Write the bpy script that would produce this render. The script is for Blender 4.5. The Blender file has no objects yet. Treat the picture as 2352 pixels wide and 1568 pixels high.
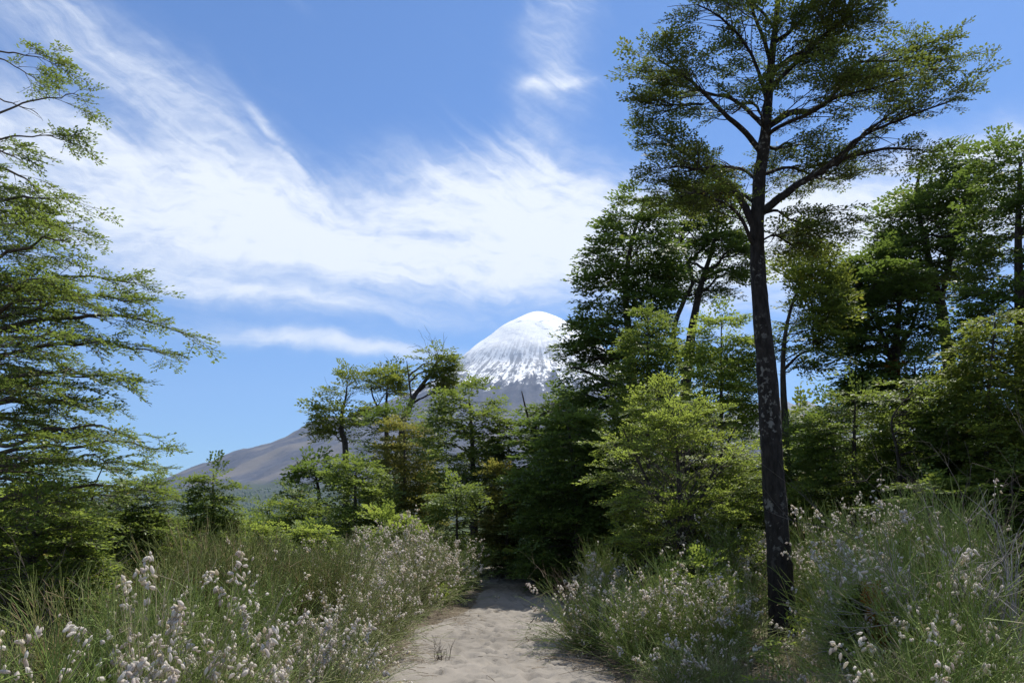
import bpy, math, random
import numpy as np
from mathutils import Vector, Matrix

# ------------------------------------------------------------------ camera, sky, sun, exposure
scene = bpy.context.scene
C = scene.collection
RAD = math.radians
PITCH = RAD(12.97)
F = 1829.0                       # focal length in the 2352-pixel-wide reading of the photograph
CAM_H = 1.6
cd = bpy.data.cameras.new('camera'); cam = bpy.data.objects.new('camera', cd); C.objects.link(cam)
cd.sensor_width = 36.0; cd.lens = 28.0; cd.clip_start = 0.05; cd.clip_end = 60000
cam.location = (0, 0, CAM_H); cam.rotation_euler = (RAD(90) + PITCH, 0, 0)
scene.camera = cam

SUN_AZ, SUN_EL = RAD(37), RAD(60)
SUN_DIR = Vector((math.cos(SUN_EL) * math.sin(SUN_AZ), math.cos(SUN_EL) * math.cos(SUN_AZ), math.sin(SUN_EL)))

scene.view_settings.view_transform = 'Standard'
scene.view_settings.look = 'None'
scene.view_settings.exposure = 0.5
scene.view_settings.gamma = 1.0
scene.view_settings.use_curve_mapping = False
cy = scene.cycles
cy.max_bounces = 5; cy.diffuse_bounces = 3; cy.glossy_bounces = 2; cy.transmission_bounces = 4
cy.volume_bounces = 0; cy.transparent_max_bounces = 4; cy.caustics_reflective = False; cy.caustics_refractive = False
cy.use_denoising = True
cy.sample_clamp_indirect = 4.0
SKY_STRENGTH = 0.096


class NT:
    """small helper to write node trees as expressions"""
    def __init__(self, tree):
        self.t = tree; self.n = tree.nodes; self.l = tree.links

    def put(self, sock, v):
        if v is None:
            return
        if hasattr(v, 'is_output'):
            self.l.new(v, sock)
        else:
            if sock.type == 'RGBA' and len(v) == 3:
                v = (*v, 1)
            sock.default_value = v

    def m(self, op, a, b=None, c=None, clamp=False):
        n = self.n.new('ShaderNodeMath'); n.operation = op; n.use_clamp = clamp
        self.put(n.inputs[0], a); self.put(n.inputs[1], b); self.put(n.inputs[2], c)
        return n.outputs[0]

    def add(self, a, b): return self.m('ADD', a, b)
    def sub(self, a, b): return self.m('SUBTRACT', a, b)
    def mul(self, a, b): return self.m('MULTIPLY', a, b)

    def smooth(self, v, lo, hi, a=0.0, b=1.0):
        n = self.n.new('ShaderNodeMapRange'); n.interpolation_type = 'SMOOTHSTEP'
        self.put(n.inputs['Value'], v); n.inputs['From Min'].default_value = lo; n.inputs['From Max'].default_value = hi
        n.inputs['To Min'].default_value = a; n.inputs['To Max'].default_value = b
        return n.outputs[0]

    def noise(self, vec, scale, detail=4.0, rough=0.5, dist=0.0, out='Fac'):
        n = self.n.new('ShaderNodeTexNoise'); self.put(n.inputs['Vector'], vec)
        n.inputs['Scale'].default_value = scale; n.inputs['Detail'].default_value = detail
        n.inputs['Roughness'].default_value = rough; n.inputs['Distortion'].default_value = dist
        return n.outputs[out]

    def vec(self, x, y, z=0.0):
        n = self.n.new('ShaderNodeCombineXYZ')
        for i, v in enumerate((x, y, z)):
            self.put(n.inputs[i], v)
        return n.outputs[0]

    def xyz(self, v):
        n = self.n.new('ShaderNodeSeparateXYZ'); self.put(n.inputs[0], v)
        return n.outputs

    def mix(self, f, a, b, mode='MIX'):
        n = self.n.new('ShaderNodeMix'); n.data_type = 'RGBA'; n.blend_type = mode
        self.put(n.inputs[0], f); self.put(n.inputs[6], a); self.put(n.inputs[7], b)
        return n.outputs[2]

    def ramp(self, f, stops):
        n = self.n.new('ShaderNodeValToRGB'); self.put(n.inputs[0], f)
        e = n.color_ramp.elements
        while len(e) < len(stops):
            e.new(0.5)
        for k, (p, c) in enumerate(stops):
            e[k].position = p; e[k].color = (*c, 1)
        return n.outputs[0]

    def geo(self, name):
        return self.n.new('ShaderNodeNewGeometry').outputs[name]

    def coord(self, name):
        return self.n.new('ShaderNodeTexCoord').outputs[name]


def pix_dir(dx, dy):
    """a pixel of the photograph (2352 wide) as a world direction"""
    a = (dx - 1176.0) / F; b = (784.0 - dy) / F
    return np.array((a, math.cos(PITCH) - b * math.sin(PITCH), math.sin(PITCH) + b * math.cos(PITCH)))


def azel(dx, dy):
    d = pix_dir(dx, dy); d = d / np.linalg.norm(d)
    return math.atan2(d[0], d[1]), math.asin(d[2])


def build_world():
    w = bpy.data.worlds.new('World'); scene.world = w; w.use_nodes = True
    t = NT(w.node_tree); w.node_tree.nodes.clear()
    out = t.n.new('ShaderNodeOutputWorld'); bg = t.n.new('ShaderNodeBackground')
    sky = t.n.new('ShaderNodeTexSky'); sky.sky_type = 'NISHITA'; sky.sun_disc = False
    sky.sun_elevation = SUN_EL; sky.sun_rotation = SUN_AZ
    sky.altitude = 200; sky.air_density = 1.0; sky.dust_density = 0.4; sky.ozone_density = 1.6
    d = t.coord('Generated')
    x, y, z = t.xyz(d)
    az = t.m('ARCTAN2', x, y); el = t.m('ARCSINE', z)
    # slow warp, so that the edges of the cloud sheet wander
    w1 = t.xyz(t.noise(t.vec(az, el), 3.2, 3.0, 0.55, 0.0, 'Color'))
    w2 = t.xyz(t.noise(t.vec(az, el, 3.0), 11.0, 4.0, 0.6, 0.0, 'Color'))
    wa = t.add(az, t.add(t.mul(t.sub(w1[0], 0.5), 0.13), t.mul(t.sub(w2[0], 0.5), 0.035)))
    we = t.add(el, t.add(t.mul(t.sub(w1[1], 0.5), 0.09), t.mul(t.sub(w2[1], 0.5), 0.03)))

    def blob(dx, dy, hw, hh, rot, amp, p=1.0):
        """an elongated patch of cirrus: centre, half-width, half-height (pixels), slope (deg, down to the right)"""
        a0, e0 = azel(dx, dy); c, s = math.cos(RAD(rot)), math.sin(RAD(rot))
        da = t.sub(wa, a0); de = t.sub(we, e0)
        u = t.mul(t.sub(t.mul(da, c), t.mul(de, s)), F / hw)
        v = t.mul(t.add(t.mul(da, s), t.mul(de, c)), F / hh)
        q = t.add(t.mul(u, u), t.mul(v, v))
        return t.mul(t.m('EXPONENT', t.mul(t.m('POWER', q, p), -1.0)), amp)

    blobs = [
        (120, 420, 520, 150, 14, 0.80, 1.2),
        (620, 520, 480, 95, 14, 0.85, 1.2),
        (1150, 500, 400, 150, 0, 1.05, 1.3),
        (1500, 590, 420, 115, 2, 0.85, 1.2),
        (2020, 520, 420, 140, -5, 1.10, 1.2),
        (700, 600, 560, 38, 5, 0.35, 1.0),
        (600, 690, 380, 30, 5, 0.62, 1.0),
        (780, 795, 330, 22, 3, 0.75, 1.0),
        (1270, 195, 80, 18, -2, 0.62, 1.0),
        (1268, 190, 95, 260, 8, 0.52, 1.0),
        (590, 320, 115, 16, 45, 0.50, 1.0),
        (330, 235, 460, 75, 26, 0.42, 1.0),
        (200, 80, 420, 100, 18, 0.40, 1.0),
        (2290, 330, 120, 60, -8, 0.30, 1.0),
    ]
    tot = None
    for b in blobs:
        o = blob(*b)
        tot = o if tot is None else t.add(tot, o)
    # streaks: combed along the wind, steeper to the left of the sheet, flatter low down
    def streak(rot, sx, sy, seed, detail=6.0):
        c, s = math.cos(RAD(rot)), math.sin(RAD(rot))
        u = t.sub(t.mul(wa, c), t.mul(we, s)); v = t.add(t.mul(wa, s), t.mul(we, c))
        return t.noise(t.vec(t.mul(u, sx), t.mul(v, sy), seed), 1.0, detail, 0.62, 0.35)
    s1 = streak(30, 3.2, 27.0, 1.7, 8.0)
    s2 = streak(6, 4.2, 34.0, 4.1, 8.0)
    s3 = streak(68, 5.0, 22.0, 7.3)
    low = t.smooth(el, azel(1176, 640)[1], azel(1176, 300)[1])
    st = t.add(t.mul(s1, low), t.mul(s2, t.sub(1.0, low)))
    fine = t.noise(t.vec(t.mul(wa, 26.0), t.mul(we, 60.0), 2.0), 1.0, 6.0, 0.65, 0.4)
    # thin wisps everywhere, so that the sky goes on outside the picture as it is inside it
    wisp = t.mul(t.smooth(s1, 0.50, 0.80), t.smooth(t.noise(t.vec(az, el, 9.0), 2.3, 2.0, 0.5), 0.42, 0.68))
    wisp2 = t.mul(t.smooth(s3, 0.52, 0.82), t.smooth(t.noise(t.vec(az, el, 5.0), 3.0, 2.0, 0.5), 0.45, 0.7))
    high = t.smooth(el, 0.55, 0.95)
    dens = t.mul(tot, t.smooth(st, 0.22, 0.68, 0.42, 1.12))
    dens = t.mul(dens, t.smooth(fine, 0.25, 0.72, 0.74, 1.1))
    dens = t.add(dens, t.add(t.mul(wisp, 0.28), t.mul(wisp2, 0.16)))
    dens = t.add(dens, t.mul(high, t.mul(t.smooth(s1, 0.45, 0.75), 0.35)))
    # extra cirrus outside the view, added to make the sky's fill light more neutral
    out_ = t.m('MAXIMUM', t.smooth(t.m('ABSOLUTE', az), 0.72, 1.0), t.smooth(el, 0.72, 0.95))
    cover = t.smooth(t.noise(t.vec(az, el, 13.0), 1.6, 3.0, 0.55), 0.40, 0.62)
    dens = t.add(dens, t.mul(t.mul(out_, cover), t.smooth(s1, 0.25, 0.65, 0.35, 1.0)))
    dens = t.mul(dens, t.smooth(el, 0.02, 0.13))
    dens = t.m('MULTIPLY', t.smooth(dens, 0.02, 1.12), 0.95, clamp=True)
    skyc = t.mix(1.0, sky.outputs[0], (0.50, 0.755, 1.07), 'MULTIPLY')
    cloud = t.mix(0.0, (7.5, 7.85, 8.3), (0, 0, 0))
    col = t.mix(dens, skyc, cloud)
    t.l.new(col, bg.inputs[0]); bg.inputs[1].default_value = SKY_STRENGTH
    t.l.new(bg.outputs[0], out.inputs[0])
    w.cycles.sampling_method = 'MANUAL'; w.cycles.sample_map_resolution = 512


build_world()
sl = bpy.data.lights.new('sun', 'SUN'); sl.energy = 5.0; sl.angle = RAD(0.53); sl.color = (1.0, 0.95, 0.87)
so = bpy.data.objects.new('sun', sl); C.objects.link(so)
so.rotation_euler = SUN_DIR.to_track_quat('Z', 'Y').to_euler()

# ------------------------------------------------------------------ helpers: pixels, noise, meshes
rng = np.random.default_rng(7)
random.seed(7)


def U(dx, dy, Y):
    d = pix_dir(dx, dy)
    p = d * (Y / d[1]); p[2] += CAM_H
    return p


def ground_pix(dx, dy):
    d = pix_dir(dx, dy)
    return d * (CAM_H / -d[2]) + np.array((0, 0, CAM_H))


def X_at(dx, Y):
    """sideways position of a column of pixels where it meets the flat ground Y metres ahead"""
    el = math.atan2(-CAM_H, Y)
    dy = 784 + F * math.tan(PITCH - el)
    return U(dx, dy, Y)[0]


_perm = rng.permutation(4096)


def vnoise(x, y, seed=0):
    x = np.asarray(x, float); y = np.asarray(y, float)
    xi = np.floor(x).astype(int); yi = np.floor(y).astype(int)
    fx = x - xi; fy = y - yi
    fx = fx * fx * (3 - 2 * fx); fy = fy * fy * (3 - 2 * fy)
    def h(i, j):
        return _perm[(_perm[(i + seed * 131) & 4095] + j) & 4095] / 4095.0
    a = h(xi, yi); b = h(xi + 1, yi); c = h(xi, yi + 1); d = h(xi + 1, yi + 1)
    return (a * (1 - fx) + b * fx) * (1 - fy) + (c * (1 - fx) + d * fx) * fy


def fbm(x, y, oct=4, seed=0, gain=0.5):
    s = 0; a = 1; n = 0
    for k in range(oct):
        s = s + a * vnoise(x * 2 ** k, y * 2 ** k, seed + k); n += a; a *= gain
    return s / n


def sstep(v, a, b):
    t = np.clip((v - a) / (b - a), 0, 1)
    return t * t * (3 - 2 * t)


def mesh_obj(name, V, quads=None, tris=None, mat=None, parent=None, smooth=False, kind=None):
    me = bpy.data.meshes.new(name)
    V = np.asarray(V, np.float32).reshape(-1, 3)
    q = np.zeros((0, 4), np.int32) if quads is None else np.asarray(quads, np.int32).reshape(-1, 4)
    r = np.zeros((0, 3), np.int32) if tris is None else np.asarray(tris, np.int32).reshape(-1, 3)
    me.vertices.add(len(V)); me.vertices.foreach_set('co', V.ravel())
    loops = np.concatenate((q.ravel(), r.ravel()))
    me.loops.add(len(loops)); me.loops.foreach_set('vertex_index', loops)
    n = len(q) + len(r)
    me.polygons.add(n)
    st = np.concatenate((np.arange(len(q)) * 4, len(q) * 4 + np.arange(len(r)) * 3)).astype(np.int32)
    me.polygons.foreach_set('loop_start', st)
    if smooth:
        me.polygons.foreach_set('use_smooth', np.ones(n, bool))
    me.update(calc_edges=True)
    if mat:
        me.materials.append(mat)
    o = bpy.data.objects.new(name, me); C.objects.link(o)
    if parent:
        o.parent = parent
    if kind:
        o['kind'] = kind
    return o


def root(name, loc, label, cat, group=None):
    o = bpy.data.objects.new(name, None); C.objects.link(o)
    o.location = loc; o['label'] = label; o['category'] = cat; o.empty_display_size = 0.2
    if group:
        o['group'] = group
    return o


def grid_quads(n, m):
    i = np.arange(n - 1)[:, None] * m + np.arange(m - 1)[None, :]
    return np.stack((i, i + 1, i + m + 1, i + m), -1).reshape(-1, 4)


def norm(v):
    return v / (np.linalg.norm(v, axis=-1, keepdims=True) + 1e-9)


def tube(P, R, sides=10, rough=0.0, seed=0, cap=True):
    """a smooth tapered tube along points P"""
    P = np.asarray(P, float); R = np.asarray(R, float); n = len(P)
    T = norm(np.gradient(P, axis=0))
    a = np.array((1.0, 0.13, 0.07)); a = norm(np.where(abs(T[:, :1]) > 0.9, np.array((0, 1.0, 0.1)), a))
    N = norm(a - (a * T).sum(1, keepdims=True) * T); B = np.cross(T, N)
    ang = np.arange(sides) * 2 * np.pi / sides
    rr = R[:, None] * np.ones(sides)
    if rough:
        s = np.concatenate(([0], np.cumsum(np.linalg.norm(np.diff(P, axis=0), axis=1))))
        nz = fbm(np.tile(np.arange(sides) * 0.9, (n, 1)) + 0 * s[:, None], s[:, None] * 5.0 + 0 * ang[None], 3, seed)
        rr = rr * (1 + rough * (nz - 0.5) * 2)
    V = P[:, None] + rr[..., None] * (np.cos(ang)[None, :, None] * N[:, None] + np.sin(ang)[None, :, None] * B[:, None])
    i = np.arange(n - 1)[:, None] * sides; j = np.arange(sides)[None]; k = (j + 1) % sides
    Q = np.stack((i + j, i + k, i + sides + k, i + sides + j), -1).reshape(-1, 4)
    V = V.reshape(-1, 3); Tn = np.zeros((0, 3), int)
    if cap:
        V = np.vstack((V, P[-1:])); b = (n - 1) * sides
        Tn = np.stack((b + np.arange(sides), b + (np.arange(sides) + 1) % sides, np.full(sides, len(V) - 1)), -1)
    return V, Q, Tn


def merge(parts):
    Vs, Qs, Ts, o = [], [], [], 0
    for V, Q, T in parts:
        Vs.append(V); Qs.append(Q + o); Ts.append(T + o); o += len(V)
    return np.vstack(Vs), np.vstack(Qs), np.vstack(Ts)


def prisms(A, B, ra, rb):
    """many thin three-sided stems at once"""
    A = np.asarray(A, float); B = np.asarray(B, float); n = len(A)
    d = norm(B - A)
    h = np.where(abs(d[:, 2:3]) < 0.9, np.array((0, 0, 1.0)), np.array((1.0, 0, 0)))
    s = norm(np.cross(d, h)); u = np.cross(d, s)
    ra = np.broadcast_to(ra, n)[:, None]; rb = np.broadcast_to(rb, n)[:, None]
    Vs = []
    for base, r in ((A, ra), (B, rb)):
        for k in range(3):
            a = 2 * np.pi * k / 3
            Vs.append(base + r * (math.cos(a) * s + math.sin(a) * u))
    V = np.stack(Vs, 1).reshape(-1, 3)
    i = (np.arange(n) * 6)[:, None, None]
    q = np.array([[0, 1, 4, 3], [1, 2, 5, 4], [2, 0, 3, 5]])[None]
    return V, (i + q).reshape(-1, 4), np.zeros((0, 3), int)


def ribbons(A, B, nrm, r):
    """flat thin twigs, two triangles each"""
    s = norm(np.cross(nrm, B - A)) * r; n = len(A)
    V = np.stack((A - s, A + s, B + s * 0.5, B - s * 0.5), 1).reshape(-1, 3)
    return V, np.arange(n * 4).reshape(-1, 4), np.zeros((0, 3), int)


def leaves(c, d, nrm, ln, wd):
    """rhombic leaves, slightly folded: base point c, direction d, face normal nrm"""
    s = norm(np.cross(nrm, d)); ln = np.broadcast_to(ln, len(c))[:, None]; wd = np.broadcast_to(wd, len(c))[:, None]
    m = c + d * ln * 0.48 - nrm * wd * 0.16
    V = np.stack((c, m + s * wd * 0.5 + nrm * wd * 0.25, c + d * ln, m - s * wd * 0.5 + nrm * wd * 0.25), 1).reshape(-1, 3)
    return V, np.arange(len(c) * 4).reshape(-1, 4), np.zeros((0, 3), int)


# ------------------------------------------------------------------ materials
def mat_new(name):
    m = bpy.data.materials.new(name); m.use_nodes = True
    t = NT(m.node_tree); b = t.n['Principled BSDF']; o = t.n['Material Output']
    return m, t, b, o


def bump(t, b, h, strength, dist):
    n = t.n.new('ShaderNodeBump'); n.inputs['Strength'].default_value = strength; n.inputs['Distance'].default_value = dist
    t.l.new(h, n.inputs['Height']); t.l.new(n.outputs[0], b.inputs['Normal'])


def leaf_mat(name, a, b2, tr, odd=None, odd_f=0.0, gloss=0.52, trans=0.42, nscale=0.9):
    m, t, b, o = mat_new(name)
    rnd = t.geo('Random Per Island')
    big = t.smooth(t.noise(t.geo('Position'), nscale, 2.0, 0.6), 0.32, 0.68)
    f = t.add(t.mul(rnd, 0.6), t.mul(big, 0.4))
    col = t.mix(f, a, b2)
    if odd:
        col = t.mix(t.mul(t.m('GREATER_THAN', t.m('FRACT', t.mul(rnd, 37.0)), 1 - odd_f * 1.0),
                          t.smooth(big, 0.2, 0.9, 0.35, 1.0)), col, odd)
    t.put(b.inputs['Base Color'], col); b.inputs['Roughness'].default_value = gloss
    b.inputs['Specular IOR Level'].default_value = 0.32
    tl = t.n.new('ShaderNodeBsdfTranslucent'); t.put(tl.inputs[0], t.mix(0.5, col, tr))
    mx = t.n.new('ShaderNodeMixShader'); mx.inputs[0].default_value = trans
    t.l.new(b.outputs[0], mx.inputs[1]); t.l.new(tl.outputs[0], mx.inputs[2]); t.l.new(mx.outputs[0], o.inputs[0])
    return m


LEAF = {
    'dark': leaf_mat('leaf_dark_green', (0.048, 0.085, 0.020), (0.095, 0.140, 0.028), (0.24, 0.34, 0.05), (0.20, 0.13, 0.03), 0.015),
    'beech': leaf_mat('leaf_beech_green', (0.070, 0.115, 0.022), (0.150, 0.190, 0.034), (0.38, 0.44, 0.06), (0.26, 0.15, 0.03), 0.02),
    'tall': leaf_mat('leaf_tall_beech', (0.055, 0.092, 0.020), (0.125, 0.160, 0.032), (0.34, 0.42, 0.07), (0.26, 0.15, 0.03), 0.02, 0.62, 0.34),
    'mid': leaf_mat('leaf_mid_green', (0.068, 0.122, 0.024), (0.128, 0.180, 0.038), (0.35, 0.43, 0.07), (0.28, 0.16, 0.03), 0.015, 0.5, 0.46),
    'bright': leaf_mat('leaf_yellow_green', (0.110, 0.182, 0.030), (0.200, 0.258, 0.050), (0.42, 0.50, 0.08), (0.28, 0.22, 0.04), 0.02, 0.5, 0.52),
    'olive': leaf_mat('leaf_olive_gold', (0.105, 0.130, 0.030), (0.190, 0.190, 0.048), (0.36, 0.34, 0.06), (0.30, 0.18, 0.05), 0.05),
    'left': leaf_mat('leaf_glossy_green', (0.066, 0.120, 0.026), (0.140, 0.190, 0.040), (0.34, 0.43, 0.07), (0.30, 0.18, 0.03), 0.02, 0.46),
    'orange': leaf_mat('leaf_rust_orange', (0.22, 0.085, 0.015), (0.30, 0.14, 0.02), (0.4, 0.17, 0.03)),
}


def bark_mat(name, a, b2, lichen, amt, scale=9.0):
    m, t, b, o = mat_new(name)
    p = t.geo('Position'); x, y, z = t.xyz(p)
    pv = t.vec(x, y, t.mul(z, 0.35))
    n1 = t.noise(pv, scale * 2.2, 6.0, 0.65)
    col = t.mix(t.smooth(n1, 0.3, 0.7), a, b2)
    l1 = t.mul(t.smooth(t.noise(p, scale * 1.3, 5.0, 0.65), 0.54, 0.61), t.smooth(t.noise(p, 1.6, 2.0), 0.40, 0.60))
    col = t.mix(t.mul(l1, amt), col, lichen)
    t.put(b.inputs['Base Color'], col); b.inputs['Roughness'].default_value = 0.9
    b.inputs['Specular IOR Level'].default_value = 0.2
    bump(t, b, t.noise(pv, scale * 3, 6.0, 0.7), 0.9, 0.03)
    return m


BARK = bark_mat('bark_dark_lichen', (0.014, 0.012, 0.010), (0.040, 0.034, 0.029), (0.24, 0.23, 0.20), 0.75)
BARK2 = bark_mat('bark_brown', (0.030, 0.025, 0.020), (0.075, 0.064, 0.054), (0.16, 0.15, 0.13), 0.4)
TWIG = bark_mat('twig_grey', (0.070, 0.058, 0.046), (0.150, 0.128, 0.108), (0.25, 0.24, 0.2), 0.3)
TWIGD = bark_mat('twig_dark', (0.035, 0.028, 0.022), (0.085, 0.070, 0.058), (0.2, 0.19, 0.17), 0.3)
DEAD = bark_mat('wood_bleached', (0.20, 0.18, 0.155), (0.40, 0.37, 0.33), (0.4, 0.38, 0.35), 0.3)
STRAW = bark_mat('stalk_straw', (0.17, 0.13, 0.09), (0.34, 0.28, 0.20), (0.3, 0.26, 0.2), 0.3)


def stem_mat(name, a, b2, dry, dry_f):
    m, t, b, o = mat_new(name)
    rnd = t.geo('Random Per Island')
    big = t.smooth(t.noise(t.geo('Position'), 1.7, 2.0, 0.6), 0.3, 0.7)
    col = t.mix(t.add(t.mul(rnd, 0.5), t.mul(big, 0.5)), a, b2)
    col = t.mix(t.m('GREATER_THAN', t.m('FRACT', t.mul(rnd, 53.0)), 1 - dry_f), col, dry)
    t.put(b.inputs['Base Color'], col); b.inputs['Roughness'].default_value = 0.6
    b.inputs['Specular IOR Level'].default_value = 0.3
    return m


STEM = {
    'green': stem_mat('broom_stem_green', (0.130, 0.195, 0.036), (0.245, 0.300, 0.074), (0.30, 0.25, 0.15), 0.10),
    'grey': stem_mat('broom_stem_grey_green', (0.155, 0.195, 0.056), (0.270, 0.300, 0.105), (0.34, 0.29, 0.19), 0.20),
    'dark': stem_mat('broom_stem_olive', (0.110, 0.145, 0.032), (0.205, 0.225, 0.060), (0.26, 0.19, 0.10), 0.18),
}
GRASS = stem_mat('grass_blades', (0.110, 0.155, 0.045), (0.210, 0.235, 0.085), (0.34, 0.29, 0.18), 0.32)


def fluff_mat():
    m, t, b, o = mat_new('seed_fluff_white')
    oi = t.n.new('ShaderNodeObjectInfo').outputs['Random']
    rnd = t.m('FRACT', t.add(oi, t.geo('Random Per Island')))
    col = t.ramp(rnd, [(0.0, (0.60, 0.53, 0.47)), (0.3, (0.78, 0.73, 0.67)), (0.75, (0.86, 0.83, 0.76)), (1.0, (0.76, 0.67, 0.48))])
    n = t.noise(t.coord('Object'), 260.0, 3.0, 0.6)
    col = t.mix(t.smooth(n, 0.35, 0.7), t.mix(1.0, col, (0.84, 0.80, 0.78), 'MULTIPLY'), col)
    t.put(b.inputs['Base Color'], col); b.inputs['Roughness'].default_value = 0.95
    b.inputs['Specular IOR Level'].default_value = 0.1
    b.inputs['Sheen Weight'].default_value = 0.25
    bump(t, b, n, 0.6, 0.004)
    tl = t.n.new('ShaderNodeBsdfTranslucent'); t.put(tl.inputs[0], col)
    mx = t.n.new('ShaderNodeMixShader'); mx.inputs[0].default_value = 0.48
    t.l.new(b.outputs[0], mx.inputs[1]); t.l.new(tl.outputs[0], mx.inputs[2]); t.l.new(mx.outputs[0], o.inputs[0])
    return m


FLUFF = fluff_mat()


def sand_mat():
    m, t, b, o = mat_new('sand_grey_beige')
    p = t.geo('Position')
    n1 = t.noise(p, 0.7, 4.0, 0.6); n2 = t.noise(p, 55.0, 5.0, 0.7); n3 = t.noise(p, 7.0, 5.0, 0.6)
    col = t.mix(t.smooth(n1, 0.3, 0.7), (0.190, 0.173, 0.150), (0.244, 0.222, 0.193))
    col = t.mix(t.mul(t.smooth(n3, 0.5, 0.75), 0.35), col, (0.165, 0.144, 0.118))
    col = t.mix(t.mul(t.smooth(n2, 0.56, 0.72), 0.5), col, (0.12, 0.105, 0.09))
    t.put(b.inputs['Base Color'], col); b.inputs['Roughness'].default_value = 0.95
    b.inputs['Specular IOR Level'].default_value = 0.15
    bump(t, b, t.add(t.mul(n2, 0.5), n3), 0.5, 0.02)
    return m


def soil_mat():
    m, t, b, o = mat_new('soil_dry')
    p = t.geo('Position')
    n1 = t.noise(p, 1.3, 4.0, 0.6); n2 = t.noise(p, 38.0, 5.0, 0.75)
    col = t.mix(t.smooth(n1, 0.3, 0.7), (0.10, 0.082, 0.060), (0.20, 0.17, 0.13))
    col = t.mix(t.smooth(n2, 0.45, 0.7), col, (0.075, 0.062, 0.040))
    far = t.smooth(t.xyz(p)[1], 60.0, 160.0)
    col = t.mix(far, col, (0.055, 0.075, 0.030))
    t.put(b.inputs['Base Color'], col); b.inputs['Roughness'].default_value = 0.95
    b.inputs['Specular IOR Level'].default_value = 0.1
    bump(t, b, n2, 0.8, 0.03)
    return m


SAND, SOIL = sand_mat(), soil_mat()

# ------------------------------------------------------------------ ground and path
PL = [(850, 1568), (925, 1490), (955, 1440), (1040, 1415), (1085, 1388), (1100, 1355), (1098, 1325), (1098, 1307)]
PR = [(1430, 1568), (1385, 1520), (1320, 1485), (1300, 1440), (1290, 1400), (1290, 1365), (1240, 1330), (1172, 1307)]
_l = np.array([ground_pix(*p) for p in PL]); _r = np.array([ground_pix(*p) for p in PR])
LY = np.concatenate(([-4, 2, 6], _l[:, 1], [35, 40, 48])); LX = np.concatenate(([-1.5, -1.45, -1.5], _l[:, 0], [-2.0, -4.2, -9.0]))
RY = np.concatenate(([-4, 2, 6], _r[:, 1], [35, 40, 48])); RX = np.concatenate(([1.4, 1.35, 1.3], _r[:, 0], [-0.7, -2.8, -7.6]))


def edges(y, x=0):
    w = (fbm(np.asarray(y, float) * 0.8, 0.3 + 0 * np.asarray(y, float), 3, 11) - 0.5) * 0.3
    w2 = (fbm(np.asarray(y, float) * 0.9, 7.7 + 0 * np.asarray(y, float), 3, 15) - 0.5) * 0.3
    return np.interp(y, LY, LX) + w, np.interp(y, RY, RX) + w2


def off_path(x, y):
    l, r = edges(y)
    return np.maximum(l - x, x - r)


def ground_z(x, y):
    x = np.asarray(x, float); y = np.asarray(y, float)
    d = np.where(y < 46, off_path(x, y), 3.0)
    near = sstep(-np.hypot(x, y), -70, -30)
    return -0.06 + 0.07 * sstep(d, -0.35, 0.12) + near * (0.09 * sstep(d, 0.0, 1.6) + 0.16 * (fbm(x * 0.7, y * 0.7, 3, 3) - 0.4) * sstep(d, 0.2, 2.5))


def build_ground():
    a = np.linspace(-1, 1, 121); xs = np.sinh(a * 9.3) / np.sinh(9.3) * 17000
    xs = np.sort(xs)
    b = np.linspace(0, 1, 110); ys = -9 + (np.sinh(b * 9.0) / np.sinh(9.0)) * 16000
    ys = np.sort(np.concatenate((ys, np.linspace(-8, 40, 120), [-17000, -4000, -1000, -300, -80, -25])))
    xs = np.sort(np.concatenate((xs, np.linspace(-4.03, 4.03, 46))))
    Xg, Yg = np.meshgrid(xs, ys)
    V = np.stack((Xg, Yg, ground_z(Xg, Yg)), -1).reshape(-1, 3)
    mesh_obj('ground', V, grid_quads(len(ys), len(xs)), None, SOIL, None, True, 'structure')


def build_path():
    ys = np.concatenate((np.linspace(-3, 6, 60)[:-1], np.arange(6, 20, 0.045), np.arange(20, 44, 0.09))); us = np.linspace(0, 1, 70)
    l, r = edges(ys); l = l - 0.45; r = r + 0.45
    Xg = l[:, None] + (r - l)[:, None] * us[None]; Yg = np.repeat(ys[:, None], len(us), 1)
    d = off_path(Xg, Yg)
    z = 0.018 - 0.11 * sstep(d, -0.30, 0.40) + 0.06 * (fbm(Xg * 2.2, Yg * 2.2, 3, 21) - 0.5) + 0.034 * (fbm(Xg * 7, Yg * 7, 3, 23) - 0.5)
    g = np.random.default_rng(4)
    for k in range(1500):                      # footprints
        y0 = g.uniform(6.5, 30); el, er = edges(y0)
        x0 = 0.5 * (el + er) + (er - el) * 0.46 * np.clip(g.normal(0, 0.5), -1, 1)
        an = g.normal(0, 0.5); L = g.uniform(0.10, 0.17); W = g.uniform(0.05, 0.085); dp = g.uniform(0.010, 0.036)
        i0, i1 = np.searchsorted(ys, (y0 - 0.5, y0 + 0.5))
        dx = Xg[i0:i1] - x0; dy = Yg[i0:i1] - y0
        u = (dx * math.sin(an) + dy * math.cos(an)) / L; v = (dx * math.cos(an) - dy * math.sin(an)) / W
        q = u * u + v * v
        z[i0:i1] += -dp * np.exp(-q ** 1.5) + 0.35 * dp * np.exp(-(np.sqrt(q) - 1.5) ** 2 * 5)
    V = np.stack((Xg, Yg, z), -1).reshape(-1, 3)
    mesh_obj('path', V, grid_quads(len(ys), len(us)), None, SAND, None, True, 'structure')


build_ground()
build_path()

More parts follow.
